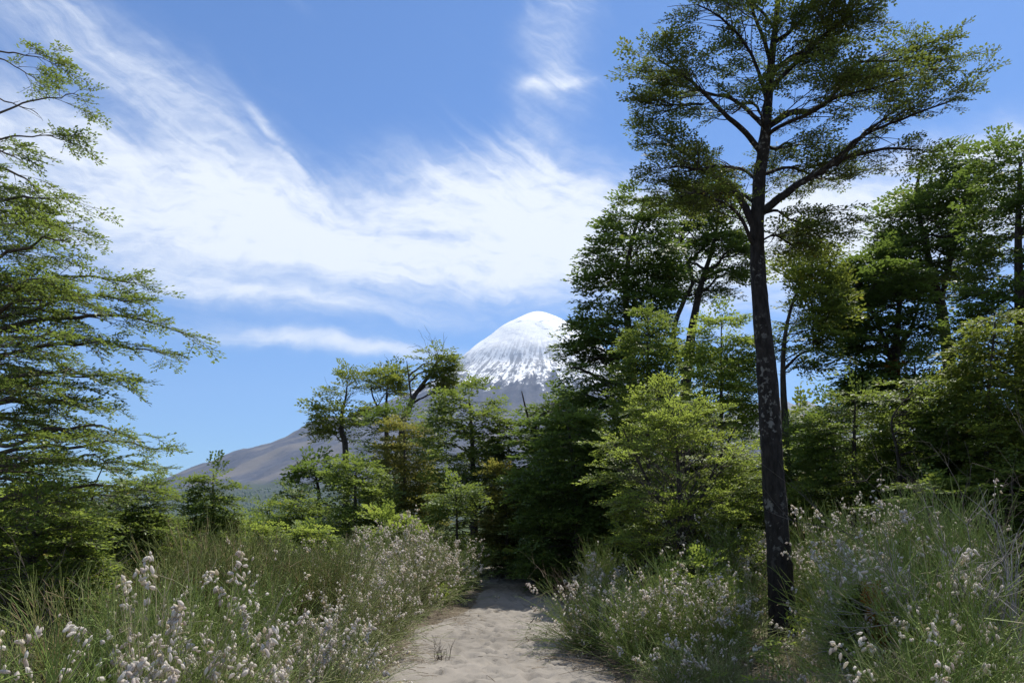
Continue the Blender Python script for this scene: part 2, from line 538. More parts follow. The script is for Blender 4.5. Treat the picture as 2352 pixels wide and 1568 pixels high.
# ------------------------------------------------------------------ the volcano and the far hills
VD = 9500.0
_pk = U(1235, 716, VD)
VPR = [0, 130, 260, 440, 625, 806, 990, 1120, 1500, 2000, 2520, 3040, 3510, 3820, 4190, 4420, 5000, 5600, 6200, 7000, 8000, 8700, 9300]
VPD = [0, 40, 104, 214, 355, 510, 673, 851, 1098, 1338, 1595, 1790, 1952, 2078, 2243, 2324, 2452, 2510, 2533, 2561, 2595, 2619, 2650]
PEAK = _pk[2]


def volcano_mat():
    m, t, b, o = mat_new('volcano_snow_and_scree')
    p = t.coord('Object'); x, y, z = t.xyz(p)
    th = t.m('ARCTAN2', x, t.mul(y, -1.0)); r = t.m('SQRT', t.add(t.mul(x, x), t.mul(y, y)))
    pol = lambda a, c, s=0.0: t.vec(t.mul(th, a), t.mul(r, c), s)
    st1 = t.noise(pol(13.0, 0.0011), 1.0, 5.0, 0.6, 0.6)
    st2 = t.noise(pol(30.0, 0.0030, 4.0), 1.0, 6.0, 0.65, 0.8)
    n3 = t.noise(p, 0.0045, 8.0, 0.66, 0.4)
    # snow line: streaky tongues down the gullies, higher on the flank away from us
    hgt = t.add(z, t.add(t.mul(t.sub(st1, 0.5), 900.0), t.mul(t.sub(st2, 0.5), 760.0)))
    hgt = t.add(hgt, t.mul(t.sub(n3, 0.5), 420.0))
    snow = t.smooth(hgt, 1390.0, 1440.0)
    n4 = t.noise(t.vec(t.mul(x, 0.009), t.mul(y, 0.009), t.mul(z, 0.014)), 1.0, 7.0, 0.7, 0.7)
    rib = t.noise(pol(22.0, 0.0042, 8.0), 1.0, 6.0, 0.68, 1.4)
    bare = t.mul(t.smooth(t.add(t.mul(rib, 0.6), t.mul(n4, 0.4)), 0.465, 0.54), t.smooth(z, 2200.0, 1520.0))
    snow = t.mul(snow, t.sub(1.0, t.mul(bare, 0.9)))
    # icy steps and crevasse shade painted into the snow: short marks across the slope
    cv = t.noise(t.vec(t.mul(x, 0.0045), t.mul(y, 0.0045), t.mul(z, 0.019)), 1.0, 8.0, 0.70, 1.8)
    ice_shade = t.mul(t.smooth(cv, 0.545, 0.60), t.smooth(t.noise(p, 0.0030, 4.0, 0.6), 0.45, 0.56))
    snowc = t.mix(t.mul(ice_shade, 0.85), (0.88, 0.88, 0.87), (0.24, 0.30, 0.37))
    rock = t.mix(t.smooth(st2, 0.3, 0.7), (0.034, 0.038, 0.056), (0.066, 0.070, 0.092))
    rock = t.mix(t.smooth(n4, 0.42, 0.66), rock, t.mix(0.5, rock, (0.115, 0.112, 0.116)))
    tan = t.mul(t.smooth(st1, 0.46, 0.66), t.smooth(z, 1250.0, 850.0))
    rock = t.mix(t.mul(tan, 0.85), rock, (0.140, 0.125, 0.110))
    veg = t.smooth(t.add(z, t.mul(t.sub(t.noise(p, 0.0028, 7.0, 0.65), 0.5), 320.0)), 310.0, 215.0)
    rock = t.mix(t.mul(veg, 0.85), rock, (0.040, 0.055, 0.026))
    t.put(b.inputs['Base Color'], t.mix(snow, rock, snowc))
    b.inputs['Roughness'].default_value = 0.9; b.inputs['Specular IOR Level'].default_value = 0.1
    bump(t, b, t.add(t.mul(n3, 1.0), t.mul(n4, 0.8)), 0.26, 45.0)
    return m


_fr = np.arange(0, 9400, 20.0); _fh = np.interp(_fr, VPR, VPD); _k = np.exp(-0.5 * (np.arange(-12, 13) * 20 / 42.0) ** 2); _k /= _k.sum()
_fh = np.convolve(np.concatenate((_fh[12:0:-1], _fh, np.full(12, _fh[-1]))), _k, 'valid')
_fh -= _fh[0]


def volcano_h(th, r):
    """height of the cone, th measured from the side towards us"""
    h = PEAK - np.interp(r, _fr, _fh)
    s = np.clip(r / 1400.0, 0, 1) * sstep(-r, -8200, -6500)
    g = fbm(th * 7 + 40, r * 0.00025, 3, 31); rid = 1 - abs(2 * fbm(th * 19 + 11, r * 0.0004, 3, 35) - 1)
    sg = s * sstep(r, 500, 2000)
    h = h + s * sstep(r, 800, 2200) * 110 * (g - 0.5) + sg * (80 * (rid - 0.7) + 36 * (fbm(th * 40 + 9, r * 0.0016, 3, 41) - 0.5))
    h = h + (34 + 30 * s) * (fbm(th * r * 0.004 + 33, r * 0.004, 4, 45) - 0.5) * sstep(r, 40, 420)
    # the rocky knob on the shoulder
    x = np.sin(th) * r; y = -np.cos(th) * r
    k = np.exp(-(((x + 2330) / 230) ** 2) ** 1.6 - ((y + 1350) / 380) ** 2)
    h = h + k * (95 + 60 * (fbm(x * 0.012, y * 0.012, 3, 51) - 0.5))
    return h


def build_volcano():
    th = np.linspace(RAD(-125), RAD(125), 330); r = 9300 * np.linspace(0, 1, 230) ** 1.5
    T, R = np.meshgrid(th, r, indexing='ij')
    V = np.stack((np.sin(T) * R, -np.cos(T) * R, volcano_h(T, R)), -1).reshape(-1, 3)
    o = mesh_obj('volcano', V, grid_quads(len(th), len(r))[:, ::-1], None, volcano_mat(), None, True, 'structure')
    o.location = (_pk[0], VD, 0)
    # wooded foot of the mountain
    g = np.random.default_rng(12); n = 5200
    T = g.uniform(RAD(-48), RAD(-8), n); R = g.uniform(4200, 7000, n)
    z = volcano_h(T, R)
    keep = (z < 225 + 240 * (fbm(np.sin(T) * R * 0.0028, np.cos(T) * R * 0.0028, 4, 3) - 0.5)) & (z > 2)
    T, R, z = T[keep], R[keep], z[keep]; n = len(T)
    c = np.stack((np.sin(T) * R, -np.cos(T) * R, z - 1), -1)
    H = g.uniform(9, 20, n); W = H * g.uniform(0.35, 0.6, n); ang = g.uniform(0, 6.28, n)
    Vs = []
    for lv, rr in ((0.15, 1.0), (0.6, 0.8)):
        for k in range(5):
            a = ang + 2 * np.pi * k / 5; q = rr * g.uniform(0.7, 1.2, n)
            Vs.append(c + np.stack((np.cos(a) * W * q, np.sin(a) * W * q, H * lv), -1))
    Vs.append(c + np.stack((0 * H, 0 * H, H), -1))
    Vf = np.stack(Vs, 1).reshape(-1, 3); i = (np.arange(n) * 11)[:, None, None]
    q = np.array([[k, (k + 1) % 5, 5 + (k + 1) % 5, 5 + k] for k in range(5)])[None]
    tr = np.array([[5 + k, 5 + (k + 1) % 5, 10] for k in range(5)])[None]
    f = mesh_obj('far_forest', Vf, (i + q).reshape(-1, 4), (i + tr).reshape(-1, 3), LEAF['dark'], None, False, 'stuff')
    f.location = o.location
    f['label'] = 'dark bluish forest covering the foot of the volcano'; f['category'] = 'forest'


def build_hills():
    m, t, b, o = mat_new('hill_scree')
    p = t.geo('Position'); n = t.noise(p, 0.004, 7.0, 0.6)
    t.put(b.inputs['Base Color'], t.mix(t.smooth(n, 0.35, 0.65), (0.10, 0.095, 0.09), (0.20, 0.18, 0.15)))
    b.inputs['Roughness'].default_value = 0.95
    bump(t, b, n, 0.6, 40.0)
    Y0 = 11500.0
    xs = np.linspace(2200, 8200, 150); ys = np.linspace(Y0 - 3800, Y0 + 2200, 90)
    Xg, Yg = np.meshgrid(xs, ys)
    crest_px = [(1500, 1010), (1700, 930), (1790, 905), (1822, 922), (1850, 912), (1900, 935), (1990, 900), (2100, 930), (2400, 960)]
    cz = np.array([U(a, b2, Y0) for a, b2 in crest_px])
    crest = np.interp(Xg, cz[:, 0], cz[:, 2], left=200, right=700)
    fall = np.clip(1 - np.abs(Yg - Y0) / np.where(Yg < Y0, 3800, 2200), 0, 1)
    edge = sstep(Xg, 2200, 3000) * sstep(-Xg, -8200, -7200)
    z = crest * edge * fall ** 1.1 + 170 * (fbm(Xg * 0.0016, Yg * 0.0012, 5, 61) - 0.5) * sstep(fall, 0.02, 0.4) * np.where(fall > 0.93, 0.25, 1) - 30
    V = np.stack((Xg, Yg, z), -1).reshape(-1, 3)
    mesh_obj('hills', V, grid_quads(len(ys), len(xs)), None, m, None, True, 'structure')


build_volcano()
build_hills()

# ------------------------------------------------------------------ foliage: flat sprays of small leaves
def spray_template(seed, n_side, per, leaf_len, leaf_w=0.55):
    g = np.random.default_rng(seed)
    c, d, A, B = [], [], [], []
    pts = [np.array((0, 0, 0.0))]
    bend = g.normal(0, 0.12)
    for k in range(5):
        s = (k + 1) / 5
        pts.append(np.array((s, bend * s * s, -0.10 * s * s + g.normal(0, 0.01))))
    pts = np.array(pts)
    A += list(pts[:-1]); B += list(pts[1:])
    def at(s):
        return np.array([np.interp(s, np.linspace(0, 1, 6), pts[:, i]) for i in range(3)])
    for k in range(n_side):
        s = 0.08 + 0.86 * (k + g.uniform(0, 0.6)) / n_side
        sg = 1 if k % 2 else -1
        p0 = at(s); an = sg * RAD(g.uniform(34, 60)); L = (0.50 - 0.30 * s) * g.uniform(0.7, 1.15)
        dr = np.array((math.cos(an), math.sin(an), g.normal(0.02, 0.12)))
        p1 = p0 + dr * L; A.append(p0); B.append(p1)
        for j in range(per):
            q = (j + 0.6 + g.uniform(-0.3, 0.3)) / per
            a2 = an + (1 if j % 2 else -1) * RAD(g.uniform(25, 60))
            c.append(p0 + dr * L * q); d.append((math.cos(a2), math.sin(a2), g.normal(0.05, 0.3)))
        c.append(p1); d.append(dr)
    for j in range(6):
        s = 0.3 + 0.7 * j / 6; a2 = (1 if j % 2 else -1) * RAD(g.uniform(20, 55))
        c.append(at(s)); d.append((math.cos(a2), math.sin(a2), g.normal(0.05, 0.3)))
    c.append(pts[-1]); d.append((1, 0, -0.15))
    c = np.array(c); d = norm(np.array(d)); n = len(c)
    nr = norm(np.array((0, 0, 1.0)) + g.normal(0, 0.33, (n, 3))); nr = norm(nr - (nr * d).sum(1, keepdims=True) * d)
    ll = leaf_len * g.uniform(0.7, 1.25, n)
    A = np.array(A); B = np.array(B)
    if leaf_len > 0.13:
        A, B = pts[[0, 2]], pts[[2, 5]]
    else:
        A, B = np.vstack((pts[[0, 2]], A[5:])), np.vstack((pts[[2, 5]], B[5:]))
    return leaves(c, d, nr, ll, ll * leaf_w)[0], A, B


SPRAY = {
    'fine': [spray_template(s, 10, 4, 0.122, 0.54) for s in range(6)],
    'mid': [spray_template(20 + s, 9, 3, 0.150, 0.56) for s in range(6)],
    'coarse': [spray_template(40 + s, 7, 2, 0.205, 0.58) for s in range(6)],
}


class Plant:
    """collects twig segments and leaf sprays of one tree"""
    def __init__(self, seed):
        self.g = np.random.default_rng(seed)
        self.A, self.B, self.ra, self.rb = [], [], [], []
        self.sp, self.sa, self.sn, self.ss = [], [], [], []

    def chain(self, P, r0, r1):
        P = np.asarray(P); n = len(P) - 1; r = np.linspace(r0, r1, n + 1)
        self.A.append(P[:-1]); self.B.append(P[1:]); self.ra.append(r[:-1]); self.rb.append(r[1:])

    def spray(self, p, a, size, tilt=0.20):
        g = self.g; n = len(p)
        a = norm(a + g.normal(0, 0.16, (n, 3)))
        nn = np.array((0, 0, 1.0)) + g.normal(0, tilt, (n, 3))
        self.sp.append(p); self.sa.append(a); self.sn.append(nn); self.ss.append(size * g.uniform(0.7, 1.25, n))

    def sub(self, P, t0, n_sub, length, size, ds, droop=0.12, r=0.012, up=0.12, flat=True):
        """side branches along a branch, fanned out in a level layer, carrying sprays"""
        g = self.g; P = np.asarray(P); m = len(P); ts = np.linspace(0, 1, m)
        T = norm(np.gradient(P, axis=0))
        for k in range(n_sub):
            t = t0 + (1 - t0) * (k + g.uniform(0, 0.9)) / n_sub
            p0 = np.array([np.interp(t, ts, P[:, i]) for i in range(3)]); d0 = np.array([np.interp(t, ts, T[:, i]) for i in range(3)])
            an = (1 if k % 2 else -1) * RAD(g.uniform(28, 68))
            ca, sa = math.cos(an), math.sin(an)
            d = np.array((d0[0] * ca - d0[1] * sa, d0[0] * sa + d0[1] * ca, d0[2] * 0.35 + up + g.normal(0, 0.09)))
            d = norm(d); L = length * g.uniform(0.55, 1.2) * (1.15 - 0.55 * t)
            s = np.linspace(0, 1, 5)[:, None]
            Q = p0 + d * L * s + np.array((0, 0, -droop * L)) * s ** 2 + np.cumsum(g.normal(0, 0.018 * L, (5, 3)), 0) * (s > 0)
            self.chain(Q, r * (1.1 - 0.6 * t), r * 0.3)
            self.fringe(Q, 0.15, size, ds)

    def fringe(self, Q, t0, size, ds):
        """sprays along a twig, to both sides and at its end"""
        g = self.g; m = len(Q); ts = np.linspace(0, 1, m)
        L = np.linalg.norm(np.diff(Q, axis=0), axis=1).sum(); n = max(2, int(L * (1 - t0) / ds))
        t = t0 + (1 - t0) * (np.arange(n) + g.uniform(0, 0.8, n)) / n
        p = np.stack([np.interp(t, ts, Q[:, i]) for i in range(3)], 1)
        T = norm(np.gradient(Q, axis=0)); d = np.stack([np.interp(t, ts, T[:, i]) for i in range(3)], 1)
        an = np.where(np.arange(n) % 2, 1, -1) * np.radians(g.uniform(18, 62, n))
        dd = np.stack((d[:, 0] * np.cos(an) - d[:, 1] * np.sin(an), d[:, 0] * np.sin(an) + d[:, 1] * np.cos(an), d[:, 2] * 0.6 - 0.02), 1)
        self.spray(np.vstack((p, Q[-1:])), np.vstack((dd, T[-1:])), size)

    def build(self, parent, base, leafmat, twigmat, tmpl='mid', twig_r=0.0022, clump=0.37, freq=1.2):
        T = SPRAY[tmpl]; LV, parts = [], []
        if self.A:
            parts.append(prisms(np.vstack(self.A), np.vstack(self.B), np.concatenate(self.ra), np.concatenate(self.rb)))
        p = np.vstack(self.sp); a = norm(np.vstack(self.sa)); n = np.vstack(self.sn); s = np.concatenate(self.ss)
        # foliage gathers in flat clumps with open air between them
        nz = 0.5 * vnoise(p[:, 0] * freq + 57, p[:, 2] * freq * 1.7, 5) + 0.5 * vnoise(p[:, 1] * freq + 91, p[:, 2] * freq * 1.7 + 31, 9)
        k = nz > clump + self.g.normal(0, 0.05, len(p))
        p, a, n, s = p[k], a[k], n[k], s[k] * (0.88 + 0.3 * nz[k])
        n = norm(n - (n * a).sum(1, keepdims=True) * a); b = np.cross(n, a)
        M = np.stack((a, b, n), 1) * s[:, None, None]          # rows: local x, y, z axes in world
        which = self.g.integers(0, len(T), len(p))
        for k, (lv, ta, tb) in enumerate(T):
            i = which == k
            if not i.any():
                continue
            LV.append((np.einsum('mj,njk->nmk', lv, M[i]) + p[i][:, None]).reshape(-1, 3))
            A = (np.einsum('mj,njk->nmk', ta, M[i]) + p[i][:, None]).reshape(-1, 3)
            B = (np.einsum('mj,njk->nmk', tb, M[i]) + p[i][:, None]).reshape(-1, 3)
            if twig_r:
                parts.append(ribbons(A, B, np.repeat(n[i], len(ta), 0) + self.g.normal(0, 0.5, A.shape), twig_r * 1.3))
        LV = np.vstack(LV) - base
        mesh_obj('crown', LV, np.arange(len(LV)).reshape(-1, 4), None, leafmat, parent, False, 'stuff')
        V, Q, Tn = merge(parts)
        mesh_obj('branchwork', V - base, Q, Tn, twigmat, parent, False, 'stuff')


def bez(a, c, b, n):
    t = np.linspace(0, 1, n)[:, None]
    return a * (1 - t) ** 2 + 2 * c * t * (1 - t) + b * t ** 2


def spline(P, n):
    """smooth curve through points"""
    P = np.asarray(P, float); m = len(P)
    if m == 2:
        return P[0] + (P[1] - P[0]) * np.linspace(0, 1, n)[:, None]
    T = np.gradient(P, axis=0); out = []
    for q in np.linspace(0, m - 1, n):
        i = min(int(q), m - 2); u = q - i
        h = (2 * u ** 3 - 3 * u ** 2 + 1, u ** 3 - 2 * u ** 2 + u, -2 * u ** 3 + 3 * u ** 2, u ** 3 - u ** 2)
        out.append(h[0] * P[i] + h[1] * T[i] + h[2] * P[i + 1] + h[3] * T[i + 1])
    return np.array(out)


def trunk_points(px, Y, depth=0.0, seed=0, base_x=None):
    g = np.random.default_rng(seed + 99)
    P = [U(x, y, Y) for x, y in px]
    bx = X_at(base_x if base_x is not None else px[0][0], Y)
    P = [np.array((bx, Y, float(ground_z(bx, Y)) - 0.12))] + P
    P = np.array(P)
    P[1:, 1] += np.cumsum(g.normal(0, depth, len(P) - 1))
    return P


def tree(name, label, Y, trunk_px, profile, n_br, leafmat, seed, r0=0.10, cat='tree', group=None, tmpl='mid', size=0.5, ds=0.22,
         n_sub=8, sub_len=0.42, rise=(0.15, 0.6), bark=None, twig=None, base_x=None, stems=(), limbs=4, depth=1.0, twig_r=0.0025,
         lump=0.45, low=0.12, droop=0.12, kmin=0.5, dead=0, clump=0.37):
    """a tree whose crown follows a profile read from the photograph: (row, left edge, right edge), round in plan"""
    g = np.random.default_rng(seed); pl = Plant(seed)
    TP = trunk_points(trunk_px, Y, 0.05, seed, base_x)
    TP[-1, 2] = max(TP[-1, 2] - 0.6 * size, TP[-2, 2] + 0.1)
    S = spline(TP, max(14, 5 * len(TP)))
    zz = np.maximum.accumulate(S[:, 2] + np.arange(len(S)) * 1e-5)
    top = zz[-1]
    base = TP[0] + np.array((0, 0, 0.12))
    rt = root(name, base, label, cat, group)
    frac = np.linspace(0, 1, len(S)); R = r0 * (1 - 0.86 * frac ** 0.9); R[0] *= 1.35; R[1] *= 1.1
    V, Q, T = tube(S, R, 10, 0.10, seed)
    mesh_obj('trunk', V - base, Q, T, bark or BARK2, rt, True)
    skel = [(S, zz)]
    for sp, sr in stems:
        q = np.array([U(x, y, Y) for x, y in sp]); q[:, 1] += np.cumsum(g.normal(0, 0.12, len(q)))
        k = int(np.argmin(np.linalg.norm(S - q[0], axis=1))); q[0] = S[k]
        q = spline(q, 14); V, Q, T = tube(q, np.linspace(sr, sr * 0.35, 14), 8, 0.08, seed)
        mesh_obj('limb', V - base, Q, T, bark or BARK2, rt, True)
        skel.append((q, np.maximum.accumulate(q[:, 2] + np.arange(14) * 1e-5)))
    ds = ds * 1.22
    pr = np.array([np.concatenate((U(l, y, Y)[[0, 2]], U(r, y, Y)[[0]])) for y, l, r in profile])   # xl, z, xr
    order = np.argsort(pr[:, 1]); pz = pr[order, 1] - 0.3 * size * np.linspace(0, 1, len(pr)); pl_x = pr[order, 0]; pr_x = pr[order, 2]
    zs = np.linspace(pz[0], pz[-1], 200); w = np.interp(zs, pz, pr_x - pl_x) + 0.15
    cdf = np.cumsum(w); cdf /= cdf[-1]
    made = 0; n_br = int(n_br * 0.86)
    for i in range(n_br):
        z = np.interp((i + g.uniform(0, 1)) / n_br, cdf, zs)
        xl = np.interp(z, pz, pl_x); xr = np.interp(z, pz, pr_x); cx = 0.5 * (xl + xr); hw = 0.5 * (xr - xl); hw = max(hw - 0.55 * size, 0.45 * hw)
        ph = i * 2.39996 + g.normal(0, 0.45)
        k = (1 - (1 - kmin) * g.random() ** 1.6 if g.random() > 0.14 else g.uniform(1.0, 1.18)) * (1 + lump * (vnoise(ph * 1.1 + 20, z * 1.3, seed) - 0.62))
        end = np.array((cx + math.cos(ph) * hw * k, Y + math.sin(ph) * hw * depth * k, z))
        sk, sz = skel[g.integers(0, len(skel))] if len(skel) > 1 and g.random() < 0.6 else skel[0]
        tx = np.array([np.interp(z, sz, sk[:, j]) for j in range(3)])
        hd = math.hypot(end[0] - tx[0], end[1] - tx[1])
        zst = np.clip(z - g.uniform(*rise) * hd, base[2] + low * (top - base[2]), sz[-1] - 0.02)
        zst = max(zst, sz[0])
        st = np.array([np.interp(zst, sz, sk[:, j]) for j in range(3)])
        Lb = np.linalg.norm(end - st)
        ctrl = st + (end - st) * 0.5 + np.array((0, 0, 0.16 * Lb)) + g.normal(0, 0.06 * Lb, 3)
        B = bez(st, ctrl, end, 8); B[1:-1] += g.normal(0, 0.022 * Lb, (6, 3))
        rb = max(0.010, r0 * 0.34 * min(1.0, Lb / 2.5))
        if made < limbs and Lb > 0.35 * w.max():
            V, Q, T = tube(spline(B, 12), np.linspace(rb * 1.3, rb * 0.35, 12), 6, 0.08, i)
            mesh_obj('limb', V - base, Q, T, bark or BARK2, rt, True); made += 1
        else:
            pl.chain(B, rb, rb * 0.3)
        ns = max(3, int(0.72 * n_sub * min(1.2, 0.4 + Lb / 2.2)))
        pl.sub(B, 0.50, ns, max(0.7 * size, 0.8 * sub_len * Lb), size, ds, droop, rb * 0.5, 0.07)
        pl.fringe(B[5:], 0.1, size, ds)
    # bare dead twigs sticking out of the top
    for i in range(dead):
        k = g.integers(len(S) * 2 // 3, len(S)); st = S[k]; L = g.uniform(0.5, 1.3) * (top - base[2]) * 0.12
        d = norm(np.array((g.normal(0, 0.5), g.normal(0, 0.4), 1.0)))
        Qd = st + d * L * np.linspace(0, 1, 5)[:, None] + g.normal(0, 0.03 * L, (5, 3))
        pl.chain(Qd, 0.014, 0.005)
        for j in range(4):
            d2 = norm(d + g.normal(0, 0.45, 3)); p0 = Qd[1 + j % 4]
            pl.chain(p0 + d2 * L * 0.45 * np.linspace(0, 1, 4)[:, None] + g.normal(0, 0.02 * L, (4, 3)), 0.008, 0.004)
    # the leader
    pl.fringe(S[int(len(S) * 0.85):], 0.1, size, ds)
    pl.build(rt, base, leafmat, twig or TWIGD, tmpl, twig_r, clump, 0.62 / size)
    return rt


# ------------------------------------------------------------------ the tall dark beech beside the path
def big_tree():
    Y = 10.2; g = np.random.default_rng(5); pl = Plant(5)
    tp = [(1797, 1400), (1790, 1250), (1778, 1100), (1769, 950), (1762, 850), (1752, 750), (1744, 600), (1743, 500), (1748, 400),
          (1757, 330), (1768, 230), (1776, 130), (1786, 40), (1795, -60), (1800, -170), (1806, -270)]
    TP = trunk_points(tp, Y, 0.03, 5, base_x=1800)
    S = spline(TP, 90); base = TP[0] + np.array((0, 0, 0.12))
    zz = S[:, 2]
    rad_px = [(1560, 60), (1525, 44), (1490, 36), (1400, 31), (1250, 28), (1000, 26), (850, 24), (700, 20), (500, 18), (330, 15), (230, 12), (130, 9.5), (0, 7), (-150, 4), (-270, 2)]
    rz = np.array([[U(1780, y, Y)[2], r * Y / F * 0.92] for y, r in rad_px])[::-1]; rz = rz[np.argsort(rz[:, 0])]
    R = np.interp(zz, rz[:, 0], rz[:, 1])
    R *= 1 + 0.05 * (fbm(zz * 2.3, 0 * zz, 3, 8) - 0.5)
    rt = root('beech_tree', base, 'tall dark-barked beech with one bare trunk and wide layered crown, beside the sandy path', 'tree')
    V, Q, T = tube(S, R, 28, 0.17, 3)
    mesh_obj('trunk', V - base, Q, T, BARK, rt, True)
    # limbs traced from the photograph, (pixel path, depth drift in metres, base radius)
    limbs = [
        ([(1748, 495), (1811, 448), (1851, 424), (1911, 400), (1951, 382), (2010, 372), (2080, 368), (2150, 372)], -0.5, 0.085),
        ([(1911, 400), (1965, 350), (2011, 316), (2051, 276), (2111, 240), (2180, 195)], 0.5, 0.045),
        ([(1951, 382), (1990, 338), (2060, 318), (2130, 300), (2230, 275)], -0.7, 0.040),
        ([(1765, 285), (1831, 244), (1891, 228), (1943, 200), (1979, 172), (2011, 140), (2051, 104), (2091, 76), (2150, 30)], 0.9, 0.070),
        ([(1979, 172), (2030, 132), (2110, 124), (2190, 118), (2255, 130)], 0.5, 0.034),
        ([(1770, 205), (1851, 148), (1891, 120), (1931, 104), (2000, 70)], -1.2, 0.050),
        ([(1775, 150), (1811, 130), (1860, 95), (1900, 60), (1945, 30), (2010, -20)], 1.4, 0.045),
        ([(1782, 90), (1831, 70), (1863, 45), (1887, 5), (1930, -60)], -0.6, 0.045),
        ([(1743, 520), (1707, 468), (1687, 428), (1667, 402), (1619, 380), (1583, 356), (1540, 325), (1500, 300)], 0.5, 0.075),
        ([(1619, 380), (1570, 390), (1530, 385), (1490, 390)], -0.6, 0.028),
        ([(1746, 350), (1691, 304), (1635, 276), (1583, 240), (1543, 212), (1500, 190), (1445, 165)], -0.4, 0.062),
        ([(1583, 240), (1540, 240), (1500, 242), (1455, 238)], 0.6, 0.025),
        ([(1760, 290), (1715, 240), (1675, 200), (1640, 180), (1580, 150), (1500, 130)], 0.9, 0.050),
        ([(1772, 150), (1731, 84), (1699, 44), (1671, 5), (1640, -40)], -0.8, 0.045),
        ([(1742, 575), (1690, 520), (1640, 490), (1580, 478), (1540, 470)], -0.8, 0.042),
        ([(1745, 470), (1700, 440), (1640, 432), (1570, 425), (1510, 440)], 1.0, 0.040),
        ([(1748, 500), (1790, 480), (1830, 492), (1880, 500), (1930, 530)], 0.9, 0.032),
        ([(1750, 400), (1800, 372), (1850, 350), (1900, 345), (1960, 350), (2040, 340)], 1.4, 0.040),
        ([(1765, 300), (1800, 300), (1850, 290), (1905, 272), (1980, 268), (2060, 255)], -1.3, 0.040),
        ([(1768, 240), (1720, 170), (1670, 120), (1610, 90), (1540, 75)], -1.0, 0.040),
        ([(1780, 60), (1740, 0), (1690, -50), (1640, -90)], 0.8, 0.035),
        ([(1790, 0), (1850, -60), (1910, -110), (1990, -130)], 0.6, 0.035),
        ([(1798, -120), (1760, -180), (1710, -210)], -0.5, 0.025),
        ([(1800, -150), (1850, -200), (1900, -230)], 0.5, 0.025),
        ([(1744, 560), (1775, 540), (1800, 545), (1835, 560)], 0.6, 0.02),
        ([(1760, 260), (1755, 200), (1790, 170), (1830, 165)], -1.6, 0.035),
        ([(1758, 330), (1740, 280), (1700, 262), (1650, 300)], -1.7, 0.035),
        ([(1762, 320), (1800, 330), (1850, 300), (1880, 310)], 2.0, 0.035),
        ([(1752, 420), (1720, 380), (1690, 360), (1650, 350)], 1.8, 0.035),
    ]
    for k, (px, dz, r) in enumerate(limbs):
        P = np.array([U(1766 + (x - 1766) * 0.83, y, Y) for x, y in px]); m = len(P); r = r * 0.72
        t = np.linspace(0, 1, m)
        par = int(np.argmin(np.linalg.norm(S - P[0], axis=1)))
        if np.linalg.norm(S[par] - P[0]) < 0.35:
            P[0] = S[par]
        P[:, 1] += 0.8 * dz * t ** 0.9 * np.linalg.norm(P[-1] - P[0]) / 1.8
        q = spline(P, 4 * m); q[1:] += np.cumsum(g.normal(0, 0.006, (len(q) - 1, 3)), 0)
        V, Q, T = tube(q, np.linspace(r, 0.010, len(q)), 9, 0.14, k)
        mesh_obj('limb', V - base, Q, T, BARK, rt, True)
        L = np.linalg.norm(np.diff(q, axis=0), axis=1).sum()
        pl.sub(q, 0.26, int(6 + L * 6.2), 0.66, 0.35, 0.150, 0.06, 0.012, 0.10)
        pl.sub(q[len(q) // 2:], 0.05, int(3 + L * 2.4), 0.50, 0.34, 0.15, 0.06, 0.008, 0.25)
        pl.fringe(q[len(q) // 2:], 0.1, 0.32, 0.13)
    # a few leaf tufts straight on the stem and a broken stub
    for k in range(34):
        i = g.integers(54, 88); a = g.uniform(0, 6.28); d = np.array((math.cos(a), math.sin(a), 0.3)); L = g.uniform(0.35, 1.25)
        q = S[i] + d * L * np.linspace(0, 1, 5)[:, None] + np.cumsum(g.normal(0, 0.02, (5, 3)), 0)
        pl.chain(q, 0.012, 0.004); pl.fringe(q, 0.4, 0.32, 0.16); pl.sub(q, 0.35, 5, 0.45, 0.34, 0.16, 0.05, 0.006)
    st = np.array([U(1747, 425, Y), U(1738, 405, Y), U(1737, 385, Y)])
    V, Q, T = tube(spline(st, 6), np.linspace(0.03, 0.018, 6), 7, 0.2, 4)
    mesh_obj('broken_stub', V - base, Q, T, BARK, rt, True)
    pl.build(rt, base, LEAF['tall'], TWIGD, 'fine', 0.0022, 0.435, 1.7)


